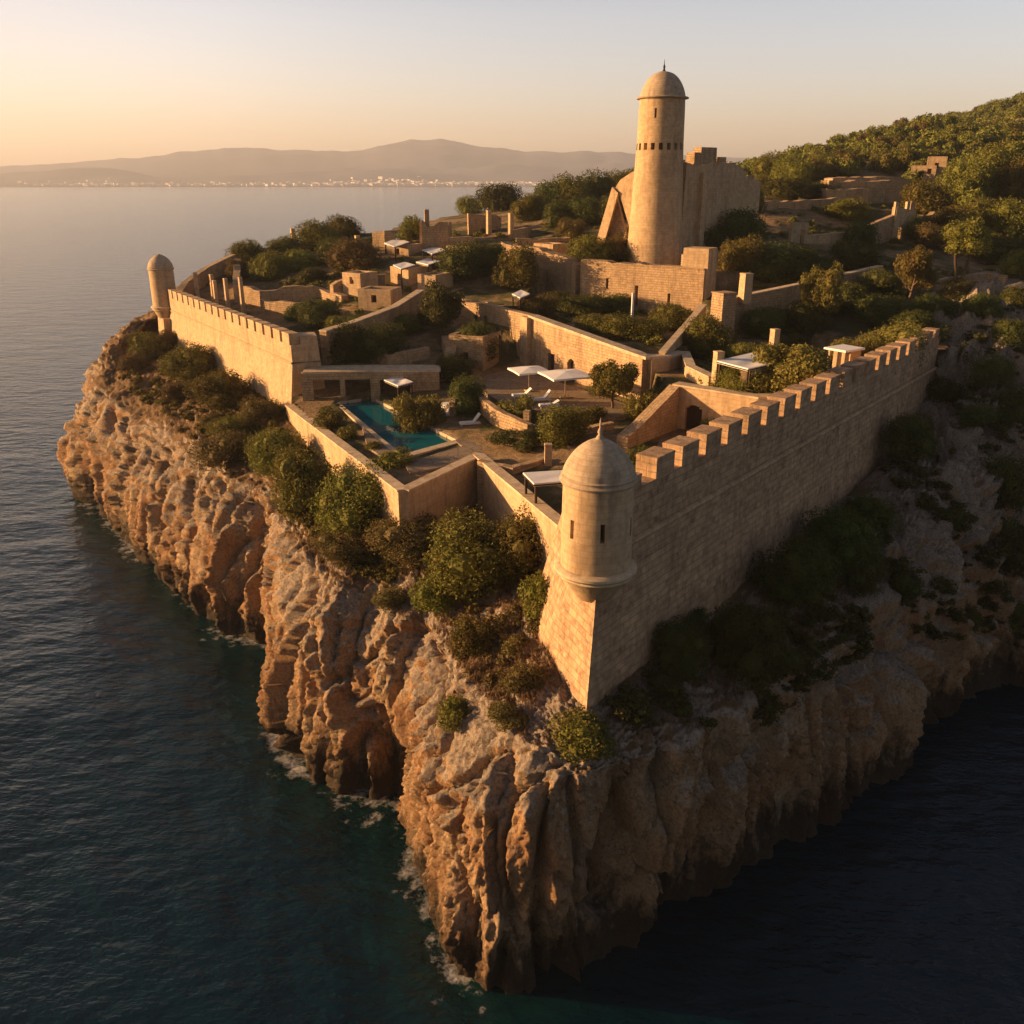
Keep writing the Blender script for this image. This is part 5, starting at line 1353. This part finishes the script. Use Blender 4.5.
def tree(px, py, wpx, hpx, mk, label, crown=0.7, lean=0.0, trunks=1, group=None, name='tree'):
    p = hit(px, py)
    if p is None: return
    k = mpp(p); w = wpx * k; h = hpx * k
    root = empty(name, p - Vector((0, 0, .2)), _vr.uniform(0, 6.28) * 0, label, 'tree', group)
    ch = h * crown; cz = h - ch
    for t in range(trunks):
        off = (t - (trunks - 1) / 2) * w * .26
        b0 = Vector((off * .25, 0, -.3)); b1 = Vector((off * .8 + lean * w * .2, .1 * t, cz * .7)); b2 = Vector((off * 1.3 + lean * w * .3, 0, cz + ch * .35))
        mb = MB(); r0 = max(.10, .028 * h); mb.tube([b0, b0.lerp(b1, .5) + Vector((.08, .05, 0)), b1, b2], [r0 * 1.25, r0, r0 * .85, r0 * .4], 9); mb.build('trunk', M['bark'], root)
        for a in range(4):
            an = a * 1.57 + _vr.uniform(-.4, .4) + t; e = b1.lerp(b2, _vr.uniform(.1, .6))
            mb = MB(); tip = e + Vector((math.cos(an) * w * .30, math.sin(an) * w * .30, ch * .30)); mb.tube([e, e.lerp(tip, .5) + Vector((0, 0, -.05 * ch)), tip], [r0 * .5, r0 * .35, r0 * .15], 6); mb.build('limb', M['bark'], root)
    o = bpy.data.objects.new('crown', _vr.choice(CROWN[mk])); C.objects.link(o); o.parent = root
    o.location = (lean * w * .3, 0, cz); o.scale = (w * 1.06, w * 1.06, ch * 1.05); o.rotation_euler = (0, 0, _vr.uniform(0, 6.28))
    return root

L_, D_, B_, O_ = 'leaf', 'leaf_dark', 'leaf_brown', 'leaf_olive'
# single plants the picture shows: (x, base y, width, height in pixels of the photograph, leaf kind, label)
PLANTS = [
    (152, 362, 36, 32, L_, 'low green shrub at the foot of the far turret'), (133, 372, 30, 22, B_, 'brownish shrub at the outermost corner of the cliff top'),
    (172, 350, 24, 18, B_, 'small dry shrub against the sunlit wall near the far turret'), (192, 388, 52, 42, L_, 'broad green shrub halfway along the slope below the sunlit battlements'),
    (224, 414, 56, 42, L_, 'broad green shrub hugging the foot of the sunlit wall'), (182, 402, 30, 22, B_, 'dry brown shrub on the rocky shoulder below the sunlit wall'),
    (205, 374, 30, 24, L_, 'small green shrub in the middle of the sunlit wall foot'), (238, 440, 46, 26, L_, 'flat green shrub on the rock shoulder above the sea cove'),
    (214, 430, 26, 18, B_, 'small brown cushion shrub on pale rocks above the sea'), (230, 470, 62, 44, B_, 'dark brown green thicket spilling over the cliff edge above the cove'),
    (264, 430, 40, 36, B_, 'dry rusty shrub below the battered corner of the sunlit wall'), (285, 478, 58, 52, L_, 'rounded shrub topmost of three at the garden wall'),
    (312, 520, 64, 78, L_, 'tall rounded shrub in the middle of three at the garden wall'), (356, 546, 84, 82, L_, 'largest round sunlit shrub at the corner of the garden wall'),
    (345, 568, 60, 30, B_, 'low dry shrub on the cliff edge under the largest round shrub'), (410, 580, 84, 60, B_, 'big brown tinged bush on the slope below the wall corner'),
    (462, 516, 58, 54, D_, 'dark shrub in the shaded recess of the wall corner'), (470, 618, 106, 92, L_, 'broad dense green bush on the slope beside the near turret'),
    (520, 590, 80, 78, L_, 'tall dense bush touching the plain wall near the turret'), (437, 618, 44, 40, L_, 'round bush at the cliff edge beneath the broad dense bush'),
    (470, 660, 38, 38, L_, 'upright shrub between bare rocks above the middle cove'), (540, 625, 40, 52, L_, 'narrow shrub beside the battered corner under the turret'),
    (522, 698, 42, 30, B_, 'flat brownish shrub on the rocks in front of the battered corner'), (458, 734, 38, 36, L_, 'lone round shrub on the bright cliff face'),
    (508, 730, 36, 26, B_, 'small brown shrub lowest on the cliff shoulder'), (582, 768, 62, 44, L_, 'spreading shrub right below the sharp corner of the battered wall'),
    (515, 660, 26, 22, B_, 'tiny dry shrub between the bushes and the battered corner'), (392, 622, 36, 26, B_, 'small dry tuft on the cliff edge over the middle cove'),
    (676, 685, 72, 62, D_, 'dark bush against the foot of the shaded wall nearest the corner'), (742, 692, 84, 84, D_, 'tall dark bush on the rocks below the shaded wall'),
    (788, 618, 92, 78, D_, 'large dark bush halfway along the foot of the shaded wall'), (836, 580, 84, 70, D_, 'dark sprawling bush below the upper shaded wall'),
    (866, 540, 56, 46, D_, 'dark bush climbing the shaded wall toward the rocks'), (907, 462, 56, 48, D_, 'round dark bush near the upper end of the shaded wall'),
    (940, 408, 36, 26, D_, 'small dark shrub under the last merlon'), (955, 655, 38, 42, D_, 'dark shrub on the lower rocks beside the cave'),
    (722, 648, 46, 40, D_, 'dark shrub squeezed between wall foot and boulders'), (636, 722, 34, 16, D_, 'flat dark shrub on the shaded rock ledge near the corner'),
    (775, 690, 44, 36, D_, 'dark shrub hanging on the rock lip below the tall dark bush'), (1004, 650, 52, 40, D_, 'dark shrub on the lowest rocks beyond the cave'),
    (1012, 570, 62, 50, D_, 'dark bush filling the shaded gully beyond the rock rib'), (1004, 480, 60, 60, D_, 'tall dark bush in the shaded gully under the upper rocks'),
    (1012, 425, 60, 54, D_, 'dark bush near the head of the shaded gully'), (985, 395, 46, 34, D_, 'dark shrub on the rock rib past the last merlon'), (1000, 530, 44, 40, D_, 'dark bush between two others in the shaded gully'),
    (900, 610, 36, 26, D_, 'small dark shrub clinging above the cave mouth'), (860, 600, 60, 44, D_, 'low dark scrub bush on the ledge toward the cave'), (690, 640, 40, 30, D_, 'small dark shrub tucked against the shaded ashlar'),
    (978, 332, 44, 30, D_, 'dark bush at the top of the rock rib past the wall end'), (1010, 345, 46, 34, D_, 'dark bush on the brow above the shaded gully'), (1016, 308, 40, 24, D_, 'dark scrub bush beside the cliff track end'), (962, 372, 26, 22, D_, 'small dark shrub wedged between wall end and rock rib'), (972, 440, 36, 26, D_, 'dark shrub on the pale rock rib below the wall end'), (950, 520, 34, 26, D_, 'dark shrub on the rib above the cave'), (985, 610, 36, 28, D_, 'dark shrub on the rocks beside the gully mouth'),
    # bastion and plateau
    (320, 330, 52, 32, D_, 'round dark shrub inside the bastion by the curved coping'), (345, 338, 40, 22, L_, 'low shrub in the bastion corner under the curved coping'), (300, 322, 34, 20, D_, 'small shrub in the shade behind the battlements'),
    (250, 266, 42, 26, L_, 'outermost green shrub on the plateau edge'), (285, 258, 40, 22, L_, 'shrub beside the lone plateau pillar'), (322, 250, 52, 32, L_, 'large green shrub on the plateau behind the lone pillar'),
    (272, 282, 44, 30, L_, 'rounded olive shrub above the bastion posts'), (305, 272, 40, 24, L_, 'low shrub in the middle of the wooded plateau'), (312, 286, 34, 18, D_, 'dark cushion shrub on the plateau wall'),
    (355, 274, 56, 34, B_, 'broad brownish shrub on the slope under the jagged piers'), (338, 262, 40, 24, D_, 'dark shrub between plateau and jagged piers'), (265, 246, 34, 18, D_, 'far dark shrub on the skyline of the plateau'), (300, 240, 40, 18, D_, 'flat dark shrub on the skyline behind the lone pillar'),
    (240, 280, 30, 20, B_, 'dry shrub at the top of the curved bastion wall'), (345, 240, 40, 26, L_, 'green shrub on the seaward side of the big round plateau tree'),
    # middle gardens
    (465, 288, 58, 44, D_, 'wide dark shrub in front of the three awnings'), (517, 292, 56, 48, L_, 'broad dense shrub under the broken climbing wall'), (492, 280, 42, 34, D_, 'dark shrub between two broad shrubs below the ruins'), (405, 335, 46, 20, L_, 'flat shrub on the wall end above the ivy garden'),
    (384, 372, 60, 46, D_, 'dark ivy thicket in the garden behind the pool'), (345, 368, 56, 46, D_, 'dark overgrown thicket below the curved coping'), (365, 345, 50, 30, D_, 'dark shrub under the curved coping wall'), (455, 385, 46, 32, D_, 'dark shrub beside the rubble wall stump'), (478, 362, 44, 42, D_, 'dense round dark shrub in front of the old stone house'),
    (466, 416, 46, 42, D_, 'dark clipped hedge against the courtyard retaining wall'), (330, 430, 34, 24, L_, 'olive shrub at the outer corner of the pool'), (348, 440, 22, 16, L_, 'small olive shrub beside the pool path'), (396, 468, 40, 16, L_, 'low green planting at the near end of the pool'), (374, 452, 20, 10, L_, 'low green planting along the pool path'),
    (516, 426, 40, 32, O_, 'bright olive shrub on the terrace below the loungers'), (562, 448, 66, 50, L_, 'big round bush in front of the near turret dome'), (527, 452, 46, 20, D_, 'flat dark planting along the planter wall'), (640, 420, 40, 34, O_, 'sunlit shrub beside the stair parapet'), (505, 448, 40, 20, D_, 'low planting at the end of the pool deck'),
    (590, 425, 40, 20, L_, 'low planting between the big round bush and the courtyard tree'), (736, 434, 66, 36, L_, 'wide green shrub behind the battlements below the gate wall'), (715, 442, 36, 24, D_, 'dark shrub beside the timber gate court'), (640, 470, 30, 26, D_, 'dark shrub at the foot of the stair parapet'),
    (536, 324, 44, 34, O_, 'sunlit shrub hanging over the house roof edge'), (585, 318, 60, 26, D_, 'dark planting on the roof garden'), (600, 335, 52, 20, L_, 'flat green planting on the roof garden edge'), (636, 342, 70, 24, L_, 'broad low shrub on the house roof near the white post'), (672, 332, 54, 30, L_, 'green shrub at the foot of the tower wall pier'), (615, 315, 46, 24, D_, 'dark shrub below the slit windows'), (560, 312, 36, 22, D_, 'small dark shrub beside the upper garden awning'),
    (592, 266, 50, 34, L_, 'broad green shrub left of the tall tower foot'), (614, 265, 34, 32, O_, 'upright olive shrub touching the tall tower foot'), (572, 240, 34, 22, B_, 'dry shrub on the ruined wall top'), (634, 266, 22, 22, L_, 'small shrub against the lit tower base'),
    (735, 262, 60, 44, D_, 'dark shrub at the shaded foot of the keep'), (705, 262, 44, 30, D_, 'dark shrub between tower and keep foot'), (752, 216, 24, 26, D_, 'round dark shrub clinging to the keep corner'), (735, 290, 46, 40, O_, 'sunlit bush beside the corner pier'), (765, 285, 70, 38, D_, 'long dark hedge mass under the keep'), (800, 282, 70, 34, D_, 'dark hedge mass below the ruined farmhouse'), (850, 275, 60, 30, D_, 'dark hedge mass beyond the long shaded wall'),
    (708, 360, 54, 50, L_, 'big leafy bush under the sloping stair wall'), (680, 330, 36, 28, L_, 'leafy shrub above the sloping stair wall'), (860, 250, 36, 32, D_, 'round black green shrub in front of the farmhouse wall'), (800, 345, 60, 34, D_, 'dark shrub in the shade below the long coping'), (765, 342, 50, 34, D_, 'dark shrub behind the pergola pillar'), (840, 318, 60, 34, D_, 'dark thicket under the long coping wall'), (745, 365, 40, 24, O_, 'sunlit shrub under the white pergola'),
    (885, 368, 70, 52, O_, 'large sunlit bush behind the last merlons'), (852, 372, 48, 40, O_, 'golden bush beside the white roofed kiosk'), (915, 345, 60, 34, D_, 'dark bush between the last merlons and the rocks'), (880, 330, 70, 34, D_, 'dark thicket on the slope above the golden bushes'), (935, 318, 50, 26, D_, 'dark scrub along the track at the cliff edge'), (960, 300, 44, 22, B_, 'golden brown scrub beneath the twin trunk tree'), (880, 300, 50, 30, D_, 'dark scrub behind the tall leaning tree'),
    (1000, 268, 60, 30, D_, 'dark scrub beyond the twin trunk tree'), (930, 250, 46, 26, B_, 'brown scrub by the small stone ring'), (845, 222, 50, 22, L_, 'green scrub on the bank above the farmhouse'), (785, 200, 60, 18, D_, 'flat dark scrub on the bank beside the keep'), (820, 200, 40, 18, D_, 'dark scrub at the end of the stepped terraces'),
]
for i, a in enumerate(PLANTS):
    k_ = 1.16 if i < 28 else 1.0
    plant(a[0], a[1], a[2] * k_, a[3], a[4], a[5], hug=i < 55)
TREES = [
    (374, 229, 50, 36, D_, 'big round tree standing against the sea on the plateau', .86), (412, 245, 32, 30, L_, 'round tree beside the broken tower stump', .85), (441, 334, 50, 54, D_, 'dense tree in front of the cube shaped house', .86),
    (412, 447, 54, 60, O_, 'olive tree leaning over the edge of the swimming pool', .78), (612, 412, 52, 54, L_, 'round courtyard tree beside the larger parasol', .72), (816, 330, 42, 68, O_, 'tall slender tree in front of the long coping wall', .72), (905, 305, 42, 58, O_, 'tall leaning tree in two tiers on the shaded slope', .72),
    (958, 283, 58, 66, O_, 'umbrella shaped tree with twin trunks at the cliff edge', .55), (790, 408, 90, 66, O_, 'big spreading tree just behind the battlements', .80),
]
for t in TREES: tree(*t[:6], crown=t[6], trunks=2 if 'twin' in t[5] else 1, lean=.5 if 'leaning' in t[5] else 0)
# far skyline trees one can tell apart only by where they stand
def far_trees(rows, group, label, mk=D_):
    for px, py, w, h in rows:
        plant(px, py, w, h, _vr.choice([mk, L_]), label, group, 'tree', 'tree')
far_trees([(500, 212, 56, 30), (470, 214, 30, 20), (528, 222, 40, 30), (548, 214, 46, 34), (572, 212, 50, 38), (598, 206, 46, 36), (556, 228, 34, 26), (585, 226, 40, 28), (620, 200, 40, 30), (540, 200, 36, 20), (612, 222, 36, 26), (630, 190, 30, 22)], 'trees on the ridge beside the tall tower', 'dark tree in the grove on the ridge before the tall tower')
far_trees([(768, 186, 44, 34), (792, 190, 46, 34), (780, 176, 30, 20), (812, 182, 36, 26), (760, 196, 30, 20)], 'trees beside the keep', 'dark tree in the small grove beyond the keep')
far_trees([(926, 226, 60, 42), (958, 206, 62, 50), (990, 200, 60, 56), (1018, 205, 50, 50), (975, 236, 50, 36), (1015, 245, 60, 44), (948, 240, 46, 34), (1020, 280, 50, 34), (985, 262, 40, 26), (905, 240, 36, 26)], 'trees around the hillside hut', 'large tree on the slope around the pale hillside hut', L_)

# wooded hill: the larger trees one by one, the wood behind as one mass
def scatter(n, inside, mind, seed, objs):
    rr = random.Random(seed); out = []
    tries = 0
    while len(out) < n and tries < n * 40:
        tries += 1
        px, py = inside(rr); p = hit(px, py, objs)
        if p is None or (812 < px < 912 and p.y < 218): continue
        if any((p.x - q.x) ** 2 + (p.y - q.y) ** 2 < (mind * (0.6 + p.y / 400)) ** 2 for q in out): continue
        out.append(p)
    return out
FARV = []
for k in range(4):
    me = leaf_cloud('tree', 700 + k, 1500, .055, 11, lobe_r=(.2, .34)); me.materials.append(M[(L_, D_, L_, O_)[k]]); FARV.append(me)
def hill_px(rr):
    px = rr.uniform(795, 1040); top = np.interp(px, [790, 830, 880, 930, 1030], [165, 148, 130, 118, 106])
    return px, rr.uniform(top + 3, np.interp(px, [790, 900, 1030], [180, 182, 205]))
pts_ = scatter(200, hill_px, 4.2, 21, (hill, ground))
for p in pts_:
    w = _vr.uniform(4.0, 7.0); o = bpy.data.objects.new('tree', _vr.choice(FARV)); C.objects.link(o)
    o.location = p - Vector((0, 0, .5)); o.scale = (w, w, w * _vr.uniform(.6, .85)); o.rotation_euler = (0, 0, _vr.uniform(0, 6.28))
    tag(o, 'rounded tree in the unbroken wood covering the hill', 'tree', 'trees of the wooded hill')
def mass(name, pts, sizes, mat, nl, leaf, seed, hk=.75, kind='stuff'):
    src = []
    for k in range(3):
        me = leaf_cloud('tmp', seed + k, nl, leaf, 6, lobe_r=(.24, .38)); n = len(me.vertices); v = np.empty(n * 3, np.float32); me.vertices.foreach_get('co', v)
        q = np.empty(len(me.loops), np.int32); me.loops.foreach_get('vertex_index', q); src.append((v.reshape(-1, 3), q.reshape(-1, 4))); bpy.data.meshes.remove(me)
    vs, qs, base = [], [], 0
    for p, w in zip(pts, sizes):
        v, q = src[_vr.randrange(3)]; a = _vr.uniform(0, 6.28); ca, sa = math.cos(a), math.sin(a)
        x, y = v[:, 0] * w, v[:, 1] * w
        vs.append(np.column_stack([x * ca - y * sa + p[0], x * sa + y * ca + p[1], v[:, 2] * w * hk + p[2]])); qs.append(q + base); base += len(v)
    return link(name, np_mesh(name, np.vstack(vs), np.vstack(qs), False), mat)
rr = random.Random(8); wood = []
while len(wood) < 1150:
    Y = rr.uniform(165, 455); X = rr.uniform(20, 330)
    p = Vector((X, Y))
    px = 512 + X / Y * 960
    if px > 1090 or px < 560 or (px < 790 and Y < 215) or (Y < 218 and px < 915): continue
    g = drop(X, Y, (hill, ground))
    if g: wood.append((X, Y, g.z - .5))
tag(mass('woodland', wood, [_vr.uniform(3.5, 7.0) for _ in wood], M['leaf'], 420, .085, 40), 'dense wood covering the hill slope as one mass', 'woodland', kind='stuff')

# undergrowth: scrub between the single plants, dry grass on the cliff shoulders
def image_scatter(n, polys, seed, objs):
    rr = random.Random(seed); out = []
    bx = [(min(p[0] for p in q), max(p[0] for p in q), min(p[1] for p in q), max(p[1] for p in q)) for q in polys]
    wts = [(b[1] - b[0]) * (b[3] - b[2]) for b in bx]
    while len(out) < n:
        k = rr.choices(range(len(polys)), wts)[0]; b = bx[k]
        px, py = rr.uniform(b[0], b[1]), rr.uniform(b[2], b[3])
        if not in_poly(np.array([px]), np.array([py]), polys[k])[0]: continue
        p = hit(px, py, objs)
        if p is not None: out.append(p)
    return out
inner_px = [[(235, 250), (420, 235), (520, 225), (620, 215), (640, 250), (560, 250), (440, 275), (300, 300)], [(660, 250), (800, 200), (1024, 190), (1024, 330), (930, 330), (720, 300)], [(690, 320), (930, 300), (920, 335), (760, 400), (700, 390)], [(310, 300), (420, 290), (440, 330), (330, 375)], [(560, 300), (690, 310), (650, 350), (540, 330)], [(300, 410), (400, 470), (405, 480), (310, 430)]]
pp = [p for p in image_scatter(1500, inner_px, 31, (ground, hill)) if noise3(np.array([[p.x * .12, p.y * .12, 3.3]]))[0] > -0.22]
tag(mass('undergrowth', [(p.x, p.y, p.z - .15) for p in pp], [_vr.uniform(.6, 2.0) for _ in pp], M['leaf'], 130, .12, 50, .6), 'low green scrub spread over the terraces and slopes', 'undergrowth', kind='stuff')
slope_px = [[(120, 370), (165, 330), (290, 410), (400, 545), (550, 560), (570, 690), (520, 740), (440, 640), (330, 575), (200, 450)]]
pp = [p for p in image_scatter(700, slope_px, 32, (cliff,)) if noise3(np.array([[p.x * .25, p.y * .25, 7.3]]))[0] > 0.0]
tag(mass('cliff_scrub', [(p.x, p.y, p.z - .12) for p in pp], [_vr.uniform(.35, 1.3) for _ in pp], M['leaf_brown'], 150, .11, 60, .6), 'low brown scrub scattered over the cliff shoulders', 'scrub', kind='stuff')
lx = [[(112, 372), (165, 332), (235, 378), (290, 415), (275, 470), (215, 440), (140, 400)], [(285, 440), (400, 550), (390, 590), (330, 560), (280, 490)]]
pp = image_scatter(650, lx, 36, (cliff,))
tag(mass('slope_scrub', [(p.x, p.y, p.z - .12) for p in pp], [_vr.uniform(.4, 1.6) for _ in pp], M['leaf'], 170, .10, 80, .6), 'low green scrub on the sunlit shoulder outside the garden wall', 'scrub', kind='stuff')
def dry_grass():
    rr = np.random.RandomState(4); vs, n = [], 0
    poly2 = slope_px + [[(590, 720), (760, 590), (930, 400), (950, 440), (860, 600), (700, 730)]]
    for p in image_scatter(5200, poly2, 33, (cliff,)):
        if noise3(np.array([[p.x * .35, p.y * .35, 1.3]]))[0] < -0.08: continue
        for k in range(6):
            a = rr.uniform(0, 6.28); h = rr.uniform(.15, .48); o = np.array([p.x + rr.normal() * .18, p.y + rr.normal() * .18, p.z - .06]); s = np.array([math.cos(a), math.sin(a), 0]) * .028
            t = o + np.array([rr.normal() * .13, rr.normal() * .13, h]); vs += [o - s, o + s, t + s * .2, t - s * .2]
    v = np.array(vs); q = np.arange(len(v)).reshape(-1, 4)
    tag(link('dry_grass', np_mesh('dry_grass', v, q, False), M['grass']), 'dry straw coloured grass on the cliff shoulders', 'grass', kind='stuff')
dry_grass()
rx = [[(600, 718), (760, 602), (945, 402), (965, 330), (1024, 300), (1024, 640), (880, 640), (740, 740)]]
pp = [p for p in image_scatter(900, rx, 35, (cliff,)) if not (p.x > 40 and _vr.random() < .55) and noise3(np.array([[p.x * .2, p.y * .2, 5.3]]))[0] > -0.12]
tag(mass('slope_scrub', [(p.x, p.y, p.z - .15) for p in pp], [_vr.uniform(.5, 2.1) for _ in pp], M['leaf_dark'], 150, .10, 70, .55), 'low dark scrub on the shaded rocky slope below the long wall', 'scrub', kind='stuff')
